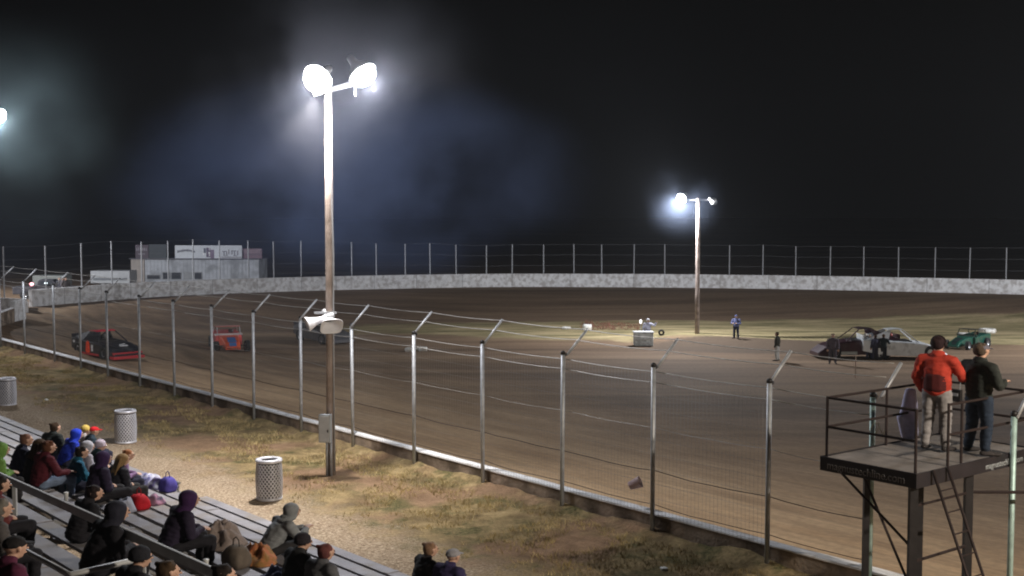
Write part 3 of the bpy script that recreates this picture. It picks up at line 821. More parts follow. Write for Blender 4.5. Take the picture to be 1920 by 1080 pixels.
        hull(bm, [(H + V((0, -.02, .035)), (.094, .106, .092)), (H + V((0, -.05, -.04)), (.1, .08, .07))]); hull(bm, [(H + V((0, -.05, -.04)), (.092, .065, .07)), (J['sh'] + V((0, -.08, -.03)), (.09, .045, .06))])
        for k in range(12): a_ = random.uniform(-.08, .08); hull(bm, [(H + V((a_, -.09, .03)), .02), (J['sh'] + V((a_ * 1.2, -.11, -.09 + random.uniform(-.04, .04))), .014)])
        r = melt('hair', bm, .011, 1)
    elif part == 'vest':
        hull(bm, [(J['hip'] + V((0, -.045, .03)), (.158, .11, .07)), (J['chest'] + V((0, -.045, -.08)), (.15, .11, .06))])
        r = melt('back_pouch', bm, .017, 3)
    elif part == 'ear_protectors':
        for s in (-1, 1): hull(bm, [(H + V((s * .088, -.005, .0)), (.022, .034, .042))])
        for k in range(9):
            a_ = math.pi * k / 8; b_ = math.pi * (k + 1) / 8
            if k < 8: hull(bm, [(H + V((math.cos(a_) * .1, -.01, .01 + math.sin(a_) * .12)), .01), (H + V((math.cos(b_) * .1, -.01, .01 + math.sin(b_) * .12)), .01)])
        r = melt('ear_protectors', bm, .009, 0)
    if part in ('jacket', 'trousers'):
        for v in r.vertices:
            p = v.co; k = .9 if part == 'jacket' else .7
            w = (1 - abs(noise.noise(V((p.x * 7, p.y * 7, p.z * 15 + 3)))) * 2.4) * .011 * k + noise.noise(p * 26) * .004
            v.co = p + v.normal * w
    PC[key] = r
    return r
CM = {}
def cloth(c, r=.85):
    k = tuple(round(v, 3) for v in c)
    if k not in CM: CM[k] = mat('cloth_%02d' % len(CM), tuple(v * .78 for v in c), r, 0, .18, 9, .25, 60, spec=.2)
    return CM[k]
NAMES = {'beanie': 'beanie', 'hood': 'hood', 'cap': 'cap', 'hair': 'hair', 'long_hair': 'hair', 'vest': 'back_pouch', 'ear_protectors': 'ear_protectors'}
def put(parent, kind, part, m, name=None):
    me = pmesh(kind, part)
    o = bpy.data.objects.new(name or NAMES.get(part, part), me); C.objects.link(o); o.parent = parent
    o.material_slots[0].link = 'OBJECT'; o.material_slots[0].material = m
    return o
def person(label, kind, loc, rz, jacket, trousers, head=(), shoes=(.04, .035, .035), scale=1, group=None, skin=SKIN, vest=None):
    """the skin body is the top-level mesh, clothing and hair are its children; faces +Y before rz"""
    me = pmesh(kind, 'person')
    o = bpy.data.objects.new('person', me); C.objects.link(o); o.location = loc; o.rotation_euler = (0, 0, rz); o.scale = (scale * 1.22, scale * 1.16, scale * .99)
    o.material_slots[0].link = 'OBJECT'; o.material_slots[0].material = skin
    tag(o, label, 'person', group)
    put(o, kind, 'eyeL', EYE, 'eye'); put(o, kind, 'eyeR', EYE, 'eye'); put(o, kind, 'jacket', cloth(jacket)); put(o, kind, 'trousers', cloth(trousers)); put(o, kind, 'shoe', cloth(shoes), 'shoes')
    for part, col in head: put(o, kind, part, cloth(col))
    if vest: put(o, kind, 'vest', cloth(vest))
    return o

def colrow(v):
    v = v - CAM; f = v.y * math.cos(TH) - v.z * math.sin(TH); u = v.y * math.sin(TH) + v.z * math.cos(TH)
    return (960 + F * v.x / f, 540 - F * u / f) if f > .3 else (1e6, 1e6)
def settle(px, py, kind, turn, sc_):
    H = joints(kind)['head']; best = None
    for k in range(15):
        n, z = rowpos(k); ang = FACE + turn * .6
        off = Vector((-math.sin(ang), math.cos(ang), 0)) * H.y * 1.16 * sc_ + Vector((0, 0, (H.z + .13) * .99 * sc_))
        lo, hi = -90.0, 30.0
        for _ in range(45):
            m = (lo + hi) / 2
            if colrow(FB(m, n - .02, z) + off)[0] < px: lo = m
            else: hi = m
        e = abs(colrow(FB(lo, n - .02, z) + off)[1] - py)
        if best is None or e < best[0]: best = (e, k, FB(lo, n - .02, z))
    return best
FACE = math.atan2(NB.y, NB.x) - R(90)            # rotation that turns +Y to the track
BLK = (.018, .017, .022); NAVY = (.03, .032, .06); DK = (.03, .028, .03); JEAN = (.07, .10, .18); GREYJ = (.25, .26, .27)
HB = (.06, .035, .02); HR = (.14, .055, .03); HD = (.02, .014, .012); HBL = (.30, .19, .09)
GC = 'spectators seated on the bleachers'
folk = [
 # px, py of head top, pose, turn, jacket, trousers, head, scale, label
 (4, 838, 'sit_hunch', .1, (.16, .30, .07), DK, [('hood', (.16, .30, .07))], 1, 'person in a bright green hooded jacket cut by the left edge of the picture'),
 (50, 808, 'sit', -.3, NAVY, NAVY, [('hair', (.2, .10, .07))], 1, 'person with light brown hair and navy jacket behind the green hooded one'),
 (76, 822, 'sit', .2, BLK, DK, [('long_hair', HB)], 1.02, 'person with dark brown long hair and black coat beside the maroon jacket'),
 (92, 834, 'sit_twist', .15, (.10, .014, .024), (.2, .26, .38), [('hair', HR)], 1.05, 'person with auburn hair, maroon jacket and pale blue jeans'),
 (104, 790, 'sit', .6, (.025, .03, .03), NAVY, [('hair', HB)], 1, 'dark jacketed person with brown hair sitting apart at the front left of the crowd'),
 (145, 798, 'sit_hunch', -.1, (.02, .05, .5), NAVY, [('hood', (.02, .06, .65))], 1, 'person in a vivid blue hood in the front row'),
 (161, 799, 'sit', .1, (.55, .5, .5), NAVY, [('beanie', (.75, .55, .15))], .9, 'child in a yellow and white knitted hat between the blue hood and the red cap'),
 (177, 803, 'sit', -.2, (.03, .05, .07), NAVY, [('cap', (.7, .02, .03))], .95, 'person in a bright red cap at the front of the crowd'),
 (166, 824, 'sit_hunch', .2, (.36, .35, .42), DK, [('hood', (.42, .42, .48))], .98, 'person in a pale grey hooded top behind the yellow knitted hat'),
 (189, 826, 'sit', -.1, (.02, .045, .06), NAVY, [('beanie', (.55, .48, .58))], .97, 'person in a pale pink hat and dark teal jacket marked with a white letter'),
 (154, 838, 'sit_twist', -.35, (.02, .14, .24), NAVY, [('hair', HD)], 1.02, 'person with dark brown hair and a turquoise jacket leaning to the right'),
 (196, 850, 'sit', 0, (.03, .022, .05), BLK, [('hood', (.045, .02, .08))], 1.08, 'person in a dark purple hood and long dark coat behind the turquoise jacket'),
 (231, 846, 'sit', .1, (.025, .025, .035), DK, [('long_hair', HBL)], 1.02, 'person with long blond hair and black jacket near the pile of blankets'),
 (241, 838, 'sit_hunch', -.4, (.22, .13, .26), NAVY, [('hair', (.3, .12, .05))], .96, 'person with ginger hair and mauve jacket just in front of the long blond hair'),
 (357, 912, 'sit_hunch', -.15, (.03, .022, .045), BLK, [('hood', (.05, .018, .075))], 1.12, 'large person in a dark purple hood and black coat sitting alone mid bleachers'),
 (549, 938, 'sit_lean', -.1, GREYJ, DK, [('hood', (.27, .28, .29))], 1.05, 'person in a grey hooded sweatshirt leaning forward in the front row'),
 (569, 1003, 'sit', -.1, (.02, .02, .022), BLK, [('beanie', (.025, .02, .025))], 1, 'person in a black hat and black coat below the grey hooded person'),
 (612, 1021, 'sit', .2, (.11, .11, .12), DK, [('hair', (.15, .05, .045))], .98, 'person with dark red hair and grey jacket beside the black hat'),
 (808, 1023, 'sit', -.3, (.025, .02, .022), BLK, [('hair', (.26, .15, .09))], .98, 'person with short light brown hair and black jacket at the bottom centre'),
 (850, 1032, 'sit', .25, (.045, .035, .10), BLK, [('cap', (.33, .32, .34))], 1, 'person in a pale grey cap and purple jacket at the bottom centre'),
 (222, 940, 'sit_hunch', 0, BLK, BLK, [('hood', (.022, .022, .035))], 1.12, 'person in a black hood just above the thick guard rail'),
 (178, 922, 'sit_hunch', .1, BLK, BLK, [('hair', (.02, .012, .012))], .98, 'person with dark hair and black coat between the dark purple hood and the guard rail'),
 (264, 1042, 'sit', .1, BLK, BLK, [('beanie', (.018, .018, .024))], 1, 'person in a round black hat below the guard rail at the bottom'),
 (316, 1058, 'sit', -.2, (.03, .025, .02), BLK, [('hair', (.06, .035, .018))], 1, 'person with brown hair at the bottom edge beside the round black hat'),
 (421, 1067, 'sit', 0, NAVY, BLK, [('hair', HD)], 1, 'person showing only dark hair at the bottom edge below the guard rail end'),
 (28, 986, 'sit', .25, (.10, .02, .05), BLK, [('cap', (.015, .013, .014))], 1, 'large person in a black cap and maroon shirt in the bottom left corner'),
 (4, 945, 'sit', 0, (.10, .09, .09), BLK, [('hair', (.18, .16, .14))], 1, 'grey haired person cut by the left edge above the black cap'),
 (2, 884, 'sit', 0, (.14, .03, .03), BLK, [('hair', HD)], 1, 'person in a dull red jacket cut by the left edge behind the guard rail'),
]
taken = []
for px, py, kind, turn, jc, tc_, hd, s_, lab in folk:
    e_, k, p = settle(px, py, kind, turn, s_)
    o = person(lab, kind, p, FACE + turn * .6, jc, tc_, hd, scale=s_, group=GC)
    taken.append((px, k))
print('ROWS', taken)
# white letter on the teal jacket
# ------------------------------------------------------------------ things lying on the planks
def blob(name, label, cat, px, py, k, size, col, n=5, m=None, group=None, flat=1, seed=0):
    rnd = random.Random(seed + px); nn, z = rowpos(k); p = FB(aB(px, k, .1), nn, z)
    bm = bmesh.new()
    for i in range(n):
        c = V((rnd.uniform(-.5, .5) * size[0], rnd.uniform(-.5, .5) * size[1], size[2] * rnd.uniform(.25, .6)))
        hull(bm, [(c, (size[0] * .28, size[1] * .28, size[2] * .3)), (V((c.x * 1.2, c.y * 1.2, size[2] * .22)), (size[0] * .26, size[1] * .3, size[2] * .22))])
    me = melt(name, bm, .02, 2); me.materials[0] = m or cloth(col)
    o = bpy.data.objects.new(name, me); C.objects.link(o); o.location = p; o.rotation_euler = (0, 0, angB)
    return tag(o, label, cat, group)
def drape(name, label, cat, px, k, size, col, col2=None, rot=0, seed=0):
    nn, z = rowpos(k); p = FB(aB(px, k, .1), nn + .06, z + .004); bm = bmesh.new(); NR, NA = 16, 44; rings = []
    for i in range(NR + 1):
        q = i / NR; ring = []
        for j in range(NA):
            an = 2 * math.pi * j / NA; c, s_ = math.cos(an), math.sin(an)
            rr = q * (1 + .22 * noise.noise(V((c * 1.3, s_ * 1.3, seed))) + .08 * noise.noise(V((c * 4, s_ * 4, seed + 9))))
            x, y = rr * c * size[0] / 2, rr * s_ * size[1] / 2
            f = 1 - abs(noise.noise(V((x * 4.2, y * 4.2, seed * 3.1)))) * 2.1
            f2 = 1 - abs(noise.noise(V((x * 11, y * 9, seed * 1.7 + 4)))) * 1.6
            h = size[2] * (1 - q ** 2.6) * (.30 + .5 * max(0, f) + .2 * f2 + .35 * noise.noise(V((x * 2.4, y * 2.4, seed + 2))))
            h = max(h, .012 * (1 - q))
            ring.append(bm.verts.new((x, y, h + .004 if q < 1 else .002)))
            if i == 0: break
        rings.append(ring)
    for j in range(NA): bm.faces.new((rings[0][0], rings[1][j], rings[1][(j + 1) % NA]))
    for a, b in zip(rings[1:], rings[2:]):
        for j in range(NA): bm.faces.new((a[j], b[j], b[(j + 1) % NA], a[(j + 1) % NA]))
    bm.faces.new(list(reversed(rings[-1])))
    m = mat('drape_%d' % seed, col, .9, 0, .15, 6, .3, 60, dirt=col2, dscale=7, damt=.75) if col2 else cloth(col)
    o = build(name, bm, m, smooth=True); o.location = p; o.rotation_euler = (0, 0, angB + rot); return tag(o, label, cat)
def bag(label, px, k, size, col, rot=0, seed=0):
    nn, z = rowpos(k); p = FB(aB(px, k, .1), nn + .02, z); t = thing('bag', label, 'bag', p, angB + rot); w, d, h = size; bm = bmesh.new()
    secs = []
    for zz, f in ((.005, .86), (.06 * h / .25, 1), (h * .55, .96), (h * .85, .72), (h, .45)):
        secs.append([V((w / 2 * f * math.copysign(abs(math.cos(a)) ** .55, math.cos(a)) * (1 + .1 * noise.noise(V((a, zz * 9, seed)))), d / 2 * f * math.copysign(abs(math.sin(a)) ** .55, math.sin(a)) * (1 + .14 * noise.noise(V((a * 2, zz * 9, seed + 3)))), zz + .02 * noise.noise(V((a * 2, zz * 20, seed))) * (zz > .02))) for a in [2 * math.pi * q / 24 + .02 for q in range(24)]])
    loft(bm, secs); build('bag_body', bm, cloth(col), t, smooth=True)
    bm = bmesh.new(); tube(bm, [(-w * .18, 0, h - .02), (-w * .14, 0, h + .09), (0, 0, h + .13), (w * .14, 0, h + .09), (w * .18, 0, h - .02)], .009, 6); build('strap', bm, cloth(tuple(c * .5 for c in col)), t, smooth=True)
    return t
drape('blanket', 'white and blue blanket heaped beside the long blond hair', 'blanket', 274, 1, (1.0, .6, .2), (.55, .55, .66), (.12, .12, .3), 0, 1)
drape('blanket', 'lavender patterned blanket spread on the planks right of the white and blue one', 'blanket', 298, 1, (.8, .55, .26), (.2, .15, .42), (.5, .5, .6), .3, 4)
bag('bright red bag on the planks below the blankets', 259, 4, (.44, .32, .26), (.62, .02, .035), .1, 2)
bag('purple blue soft bag at the right end of the blankets', 313, 1, (.36, .34, .3), (.11, .09, .42), .3, 3)
drape('blanket', 'pale grey blanket folded over the plank beside the dark purple hood', 'blanket', 224, 5, (.42, .45, .36), (.42, .44, .55), None, 0, 6)
drape('blanket', 'dark blanket with pink patches beside the red bag', 'blanket', 284, 3, (.55, .45, .2), (.06, .05, .09), (.4, .2, .3), 0, 8)
drape('blanket', 'beige blanket bundle beside the large dark purple hood', 'blanket', 408, 4, (1.0, .8, .42), (.30, .24, .215), None, .15, 5)
bag('brown bag leaning on the beige blanket bundle', 441, 5, (.42, .36, .32), (.15, .12, .095), .2, 9)
drape('jacket', 'orange jacket thrown across the planks', 'jacket', 476, 4, (.85, .62, .3), (.46, .16, .07), (.25, .13, .04), -.2, 12)
drape('blanket', 'navy blue blanket at the right end of the orange jacket', 'blanket', 514, 5, (.75, .6, .3), (.06, .08, .19), (.3, .32, .42), .1, 13)
def cup(px, k, label, dn=0):
    nn, z = rowpos(k); p = FB(aB(px, k, .1), nn + dn, z + .0)
    t = thing('paper_cup', label, 'cup', p, 0, 'paper cups on the bleachers')
    bm = bmesh.new(); lathe(bm, [(0, .004), (.03, .004), (.042, .14), (.046, .145), (.042, .15), (.038, .145)], 16); build('cup_body', bm, mat('paper', (.7, .7, .68), .6, 0, .05, 4), t, smooth=True)
    bm = bmesh.new(); lathe(bm, [(.0, .155), (.036, .155), (.044, .148)], 16); build('lid', bm, mat('lid', (.6, .6, .6), .4), t, smooth=True)
cup(386, 6, 'white paper cup standing on the plank below the beige blanket'); cup(124, 6, 'white paper cup on the plank beside the pale blue jeans'); cup(156, 6, 'small white cup on the plank behind the turquoise jacket')

# litter on the ground
for (x, y, lab) in ((87, 752, 'crumpled white paper on the grass at the far left'), (1245, 1068, 'small white scrap of paper on the grass below the fence'), (735, 862, 'tiny pale scrap of paper beside the near wall'), (590, 812, 'pale scrap at the foot of the wall left of the electrical box')):
    p = gp(x, y); bm = bmesh.new(); 
    r_ = bmesh.ops.create_icosphere(bm, subdivisions=2, radius=.07)
    for v in bm.verts: v.co *= 1 + .5 * noise.noise(v.co * 30 + Vector((x, 0, 0))); v.co.z = v.co.z * .5 + .03
    o = build('paper_litter', bm, mat('paper', (.7, .7, .68)), None); o.location = p; tag(o, lab, 'litter', 'paper litter on the ground')
# bucket caught in the fence
a_ = on_line(1187, NF + .13); p = FR(a_, NF + .2); p.z = zat(p, 907)
t = thing('plastic_cup', 'large pale pink cup stuck sideways in the fence mesh', 'cup', p)
bm = bmesh.new(); lathe(bm, [(0, -.13), (.085, -.13), (.12, .11), (.128, .12), (.118, .12), (.08, -.11), (0, -.11)], 20, Matrix.Rotation(R(65), 4, 'Y') @ Matrix.Rotation(R(15), 4, 'X'))
build('cup_body', bm, mat('pink_plastic', (.55, .40, .42), .5, 0, .1, 5), t, smooth=True)

# ------------------------------------------------------------------ flag stand
PZ = 2.85
aN = POSTA[-1] - .08; aF_ = aN - 1.6; n0 = 15.1 + (NF - 17.52); n1 = n0 + 3.1
fs = thing('flag_stand', 'black steel flag stand platform with railing, ladder and lettered skirt over the near fence', 'flag stand', (0, 0, 0))
DECK = mat('deck_felt', (.15, .132, .12), .9, 0, .35, 2.5, .4, 30)
SKIRT = mat('dark_vinyl', (.018, .015, .018), .5, 0, .3, 3)
def fbox(bm, a0, a1, m0, m1, z0, z1):
    c = FR((a0 + a1) / 2, (m0 + m1) / 2, (z0 + z1) / 2); bx(bm, c, (a1 - a0, m1 - m0, z1 - z0), angF)
bm = bmesh.new(); fbox(bm, aF_, aN, n0, n1, PZ - .06, PZ); build('deck', bm, DECK, fs, bevel=.01)
bm = bmesh.new(); fbox(bm, aF_ - .03, aN + .03, n0 - .03, n0 - .002, PZ - .2, PZ + .015); fbox(bm, aF_ - .03, aN + .03, n1 + .002, n1 + .03, PZ - .2, PZ + .015)
fbox(bm, aF_ - .03, aF_ - .002, n0, n1, PZ - .2, PZ + .015); fbox(bm, aN + .002, aN + .03, n0, n1, PZ - .2, PZ + .015); build('skirt', bm, SKIRT, fs, bevel=.006)
LET = mat('faded_lettering', (.17, .165, .17), .7)
LET2 = mat('pale_lettering', (.30, .32, .33), .7)
sk = [o for o in bpy.data.objects if o.name == 'skirt'][0]
Mx = Matrix.Translation(FR(aF_ + .1, n0 - .033, PZ - .155)) @ Matrix.Rotation(angF, 4, 'Z') @ Matrix.Rotation(R(90), 4, 'X')
words('lettering', 'magnustechline.com', .165, LET, sk, Mx)
Mx = Matrix.Translation(FR(aN + .033, n0 + 1.75, PZ - .155)) @ Matrix.Rotation(angF + R(90), 4, 'Z') @ Matrix.Rotation(R(90), 4, 'X')
words('lettering', 'magnustechline.com', .13, LET2, sk, Mx)
def rpost(a, n, h=.92):
    bm = bmesh.new(); tube(bm, [FR(a, n, PZ - .05), FR(a, n, PZ + h)], .022, 8); build('railing_post', bm, RUST, fs)
g = .04
nA, nB, nC = n0 + g, n0 + .65, n1 - g
gate0, gate1 = n0 + .2, n0 + .85
for a, n in ((aF_ + g, n0 + g), (aN - g, n0 + g), (aN - g, gate1), (aN - g, gate1 + .35), (aN - g, n1 - g), (aF_ + g, n1 - g), (aF_ + g, (n0 + n1) / 2)): rpost(a, n)
for h in (.9, .46):
    bm = bmesh.new()
    tube(bm, [FR(aN - g, n0 + g, PZ + h), FR(aF_ + g, n0 + g, PZ + h), FR(aF_ + g, n1 - g, PZ + h), FR(aN - g, n1 - g, PZ + h), FR(aN - g, gate1, PZ + h)], .02, 8); build('rail', bm, RUST, fs)
# legs
def leg(a, n, r=.056, z1=PZ - .06):
    bm = bmesh.new(); bar(bm, FR(a, n, -.1), FR(a, n, z1), r * 2, r * 2, up=(1, 0, 0)); build('leg', bm, BLACKST, fs)
leg(aN - .12, n0 + .12); leg(aN - .12, n0 + 1.55); leg(aF_ + .15, n0 + .9, .045); leg(aF_ + .15, n0 + 2.35, .045)
bm = bmesh.new()
for z, w in ((PZ - .5, .03), (1.55, .035)):
    tube(bm, [FR(aN - .12, n0 + .12, z), FR(aN - .12, n0 + 1.55, z)], w * .7, 6)
tube(bm, [FR(aN - .12, n0 + .12, 1.75), FR(aF_ + .12, n0 + .12, PZ - .12)], .02, 6); tube(bm, [FR(aN - .12, n0 + .15, 1.1), FR(aF_ + .45, n0 + .3, PZ - .12)], .02, 6)
tube(bm, [FR(aN - .12, n0 + 1.6, 2.35), FR(aN + .7, n0 + 2.6, 2.35)], .028, 6)
build('brace', bm, RUST, fs)
ld = thing('ladder', 'narrow dark steel ladder leaning against the flag stand', 'ladder')
bm = bmesh.new(); L0, L1 = [], []
for n in (n0 + .33, n0 + .70):
    tp = FR(aN + .05, n, PZ + .03); bt = FR(aN + 1.15, n + .12, -.02); tube(bm, [tp, bt], .022, 8); L0.append((tp, bt))
build('ladder_rail', bm, RUST, ld, smooth=True); bm = bmesh.new()
for i in range(1, 10):
    s = i / 10; tube(bm, [L0[0][0].lerp(L0[0][1], s), L0[1][0].lerp(L0[1][1], s)], .012, 6)
build('rung', bm, RUST, ld)

FF = math.atan2(NN.y, NN.x) - R(90)
def on_deck(a, n): return FR(a, n, PZ)
def colpos(px, n, z):
    lo, hi = aF_ - 2, aN + 2
    for _ in range(50):
        m_ = (lo + hi) / 2; v = FR(m_, n, z) - CAM; f = v.y * math.cos(TH) - v.z * math.sin(TH)
        if 960 + F * v.x / f < px: lo = m_
        else: hi = m_
    return lo
nP = n0 + 1.75
pA = FR(colpos(1757, nP, PZ + 1), nP, PZ)
sA = (zat(pA, 628) - PZ) / 1.76
person('person in an orange red top and grey trousers standing on the flag stand', 'stand_ready', pA, FF + .15, (.48, .05, .03), (.30, .28, .28), [('hair', (.025, .012, .014)), ('ear_protectors', (.03, .02, .02))], vest=(.085, .014, .014), scale=sA)
nP2 = n0 + 2.0; pB = FR(min(aN - .25, colpos(1845, nP2, PZ + 1)), nP2, PZ)
sB = (zat(pB, 650) - PZ) / 1.76
person('person in a dark green jacket and blue jeans standing on the flag stand', 'stand_front', pB, FF - .35, (.034, .038, .034), (.026, .038, .062), [('cap', (.14, .13, .16)), ('hair', (.1, .07, .05))], scale=max(sB, .98)).scale.x *= 1.22
for o in bpy.data.objects:
    if o.parent and o.parent.get('label', '').startswith('person in an orange'): pass
# coat over the far rail, left
pc = FR(colpos(1703, n1 - .9, PZ + .5), n1 - .9, PZ)
bm = bmesh.new()
hull(bm, [(pc + V((.03, 0, .82)), (.09, .07, .03)), (pc + V((.02, 0, .55)), (.13, .09, .05)), (pc + V((-.02, 0, .3)), (.15, .1, .05))])
hull(bm, [(pc + V((-.02, 0, .38)), (.17, .11, .08)), (pc + V((.02, 0, .06)), (.13, .1, .05))])
hull(bm, [(pc + V((.1, .02, .6)), (.06, .06, .1)), (pc + V((.12, .02, .1)), (.06, .06, .06))])
me = melt('draped_coat', bm, .02, 2); me.materials[0] = cloth((.66, .66, .95)); o = bpy.data.objects.new('draped_coat', me); C.objects.link(o)
tag(o, 'pale lavender coat bundled against the flag stand railing left of the orange red top', 'coat')
# small folding flag holder
pf = FR(colpos(1642, n1 - .9, PZ), n1 - .9, PZ); bm = bmesh.new()
for dx in (-.12, .0, .12): tube(bm, [pf + V((dx, 0, 0)), pf + V((dx * .3, .02, .2))], .008, 5); tube(bm, [pf + V((dx, 0, 0)), pf + V((dx + .06, 0, .16))], .008, 5)
tag(build('wire_stand', bm, mat('pale_wire', (.45, .43, .3), .5)), 'small pale wire stand on the flag stand floor', 'stand')
pf = FR(colpos(1797, n1 - .05, PZ + .8), n1 - .12, PZ + .62)
t = thing('radio', 'small dark radio box hanging on the flag stand rail between the two people', 'radio', pf, angF)
bm = bmesh.new(); bx(bm, (0, 0, .08), (.2, .07, .2)); build('case', bm, BLACKST, t, bevel=.01); bm = bmesh.new(); tube(bm, [(.07, 0, .18), (.08, 0, .34)], .006, 5); build('antenna', bm, GALV, t); bm = bmesh.new(); bx(bm, (0, -.04, .1), (.12, .012, .05)); build('dial', bm, GALVD, t)

# ------------------------------------------------------------------ race cars
def wheel(parent, p, r=.37, w=.32, rim=(.35, .35, .36), steer=0):
    M = Matrix.Translation(p) @ Matrix.Rotation(steer, 4, 'Z') @ Matrix.Rotation(R(90), 4, 'X')
    wh = bpy.data.objects.new('wheel', None); C.objects.link(wh); wh.parent = parent
    bm = bmesh.new(); lathe(bm, [(r * .55, -w / 2 + .02), (r * .6, -w / 2), (r * .93, -w / 2), (r, -w / 2 + .04), (r, w / 2 - .04), (r * .93, w / 2), (r * .6, w / 2), (r * .55, w / 2 - .02)], 26, M)
    build('tyre', bm, RUBBER, wh, smooth=True)
    bm = bmesh.new(); lathe(bm, [(0, w / 2 - .1), (r * .2, w / 2 - .09), (r * .5, w / 2 - .12), (r * .56, w / 2 - .02), (r * .56, -w / 2 + .02), (r * .5, -w / 2 + .12), (0, -w / 2 + .09)], 22, M)
    build('rim', bm, mat('rim_%d' % int(rim[0] * 100), rim, .35, .7), wh, smooth=True)
def sec(x, w, z0, z1, cr=.05, wb=None):
    wb = wb or w
    return [(x, -wb, z0), (x, wb, z0), (x, w, (z0 + z1) / 2), (x, w - .01, z1 - cr), (x, w - cr * 1.6, z1), (x, -w + cr * 1.6, z1), (x, -w + .01, z1 - cr), (x, -w, (z0 + z1) / 2)]
def race_car(label, p, heading, body, roofc, skirt=None, deckc=None, nosec=None, modified=False, group='race cars on the dirt track', driver=(.5, .5, .5), number=None, numcol=(.8, .8, .8)):
    t = thing('race_car', label, 'race car', p, heading, group)
    bodm = mat('paint_%s' % '_'.join('%d' % int(c * 100) for c in body), body, .35, .1, .1, 3, coat=.4, dirt=tuple(c * .5 + .05 for c in body), dscale=2.2, damt=.3)
    pm = lambda c: mat('paint_%s' % '_'.join('%d' % int(v * 100) for v in c), c, .35, .1, .1, 3, coat=.4)
    if not modified:
        bm = bmesh.new(); loft(bm, [sec(-2.5, .93, .42, .98), sec(-1.2, .99, .22, .93), sec(.45, .99, .2, .87), sec(1.3, .96, .22, .80)]); b = build('body', bm, bodm, t, bevel=.02)
        bm = bmesh.new(); loft(bm, [sec(1.302, .955, .2, .80), sec(2.1, .93, .16, .60, .06), sec(2.62, .88, .12, .30, .05)]); build('hood', bm, pm(nosec or body), t, bevel=.015)
        if skirt:
            for s in (-1, 1): bm = bmesh.new(); bx(bm, (-.1, s * 1.0, .2), (2.2, .03, .12)); build('side_skirt', bm, pm(skirt), t, bevel=.01)
            bm = bmesh.new(); bx(bm, (2.45, 0, .15), (.5, 1.9, .16)); bx(bm, (2.3, 0, .36), (.5, 1.78, .12)); build('skirt', bm, pm(skirt), t, bevel=.01)
        rz_ = 1.40; rx0, rx1 = -.95, .0; rw = .60
        bm = bmesh.new(); loft(bm, [[(x, -w, z), (x, w, z), (x, w, z + .03), (x, 0, z + .05), (x, -w, z + .03)] for x, w, z in ((rx0, rw, rz_), (-.4, rw + .03, rz_ + .04), (rx1, rw, rz_ + .01))]); build('roof', bm, pm(roofc), t, bevel=.01)
        for s in (-1, 1):
            bm = bmesh.new(); bar(bm, (rx1, s * rw * .95, rz_), (.85, s * .85, .86), .05); build('front_pillar', bm, bodm, t)
            bm = bmesh.new(); prism(bm, [(0, 0), (1, 0), (1, 1), (0, 1)], 0, .02); 
            for v, q in zip(bm.verts, [(rx0, rw, rz_), (rx0 + .2, rw, rz_), (-1.0, .93, .92), (-2.4, .91, .97)] + [(rx0, rw - .03, rz_), (rx0 + .2, rw - .03, rz_), (-1.0, .90, .92), (-2.4, .88, .97)]): v.co = (q[0], s * q[1], q[2])
            build('sail_panel', bm, bodm, t)
        bm = bmesh.new(); bar(bm, (-2.5, -.9, 1.08), (-2.5, .9, 1.08), .03, .2); build('spoiler', bm, bodm, t)
        bm = bmesh.new(); bx(bm, (-.25, 0, .885), (1.5, 1.5, .05)); build('cockpit', bm, BLACKST, t)
        for x, rr in ((1.55, .36), (-1.55, .39)):
            for s in (-1, 1): wheel(t, (x, s * .88, rr - .02), rr, .3, steer=.0 if x < 0 else .12)
    else:
        bm = bmesh.new(); loft(bm, [sec(-2.2, .78, .45, 1.02), sec(-1.0, .8, .3, .98), sec(.35, .8, .28, .88)]); b = build('body', bm, bodm, t, bevel=.02)
        bm = bmesh.new(); loft(bm, [sec(.352, .62, .32, .90), sec(1.3, .52, .3, .82), sec(2.15, .46, .22, .60, .05), sec(2.45, .44, .2, .36, .04)]); build('hood', bm, pm(nosec or body), t, bevel=.015)
        bm = bmesh.new(); pil = (.6, .6, .62) if body[0] > .1 else (.03, .05, .04); M_ = Matrix.Translation((1.72, 0, .735)) @ Matrix.Rotation(R(14.5), 4, 'Y'); bx(bm, (0, 0, 0), (.84, .5, .02), 0, M_); bx(bm, (2.32, 0, .505), (.3, .42, .02), 0, Matrix.Translation((2.32, 0, .505)) @ Matrix.Rotation(R(38.5), 4, 'Y') @ Matrix.Translation((-2.32, 0, -.505))); build('nose_stripe', bm, pm((.07, .2, .5) if body[0] > .1 else (.02, .03, .03)), t)
        bm = bmesh.new(); bar(bm, (-1.3, -.7, 1.34), (.15, -.7, 1.40), .03, .03); loft(bm, [[(x, -w, z), (x, w, z), (x, w, z + .03), (x, 0, z + .05), (x, -w, z + .03)] for x, w, z in ((-1.4, .74, 1.30), (-.5, .76, 1.38), (.2, .72, 1.40))]); build('roof', bm, pm(roofc), t)
        for s in (-1, 1):
            bm = bmesh.new(); bar(bm, (.15, s * .68, 1.38), (.5, s * .7, .9), .045); build('front_pillar', bm, pm(pil), t)
            bm = bmesh.new(); bar(bm, (-1.3, s * .7, 1.3), (-1.5, s * .74, .98), .045); build('rear_pillar', bm, pm(pil), t)
        bm = bmesh.new(); bx(bm, (.2, 0, .93), (.06, 1.7, .12)); build('windshield_lip', bm, pm(pil), t)
        bm = bmesh.new(); bar(bm, (1.75, -.95, .38), (1.75, .95, .38), .06); bar(bm, (2.6, -.4, .3), (2.6, .4, .3), .04); build('bumper', bm, BLACKST, t)
        for x, rr in ((1.75, .35), (-1.4, .38)):
            for s in (-1, 1): wheel(t, (x, s * (.92 if x > 0 else .88), rr - .02), rr, .28, steer=.0 if x < 0 else .1)
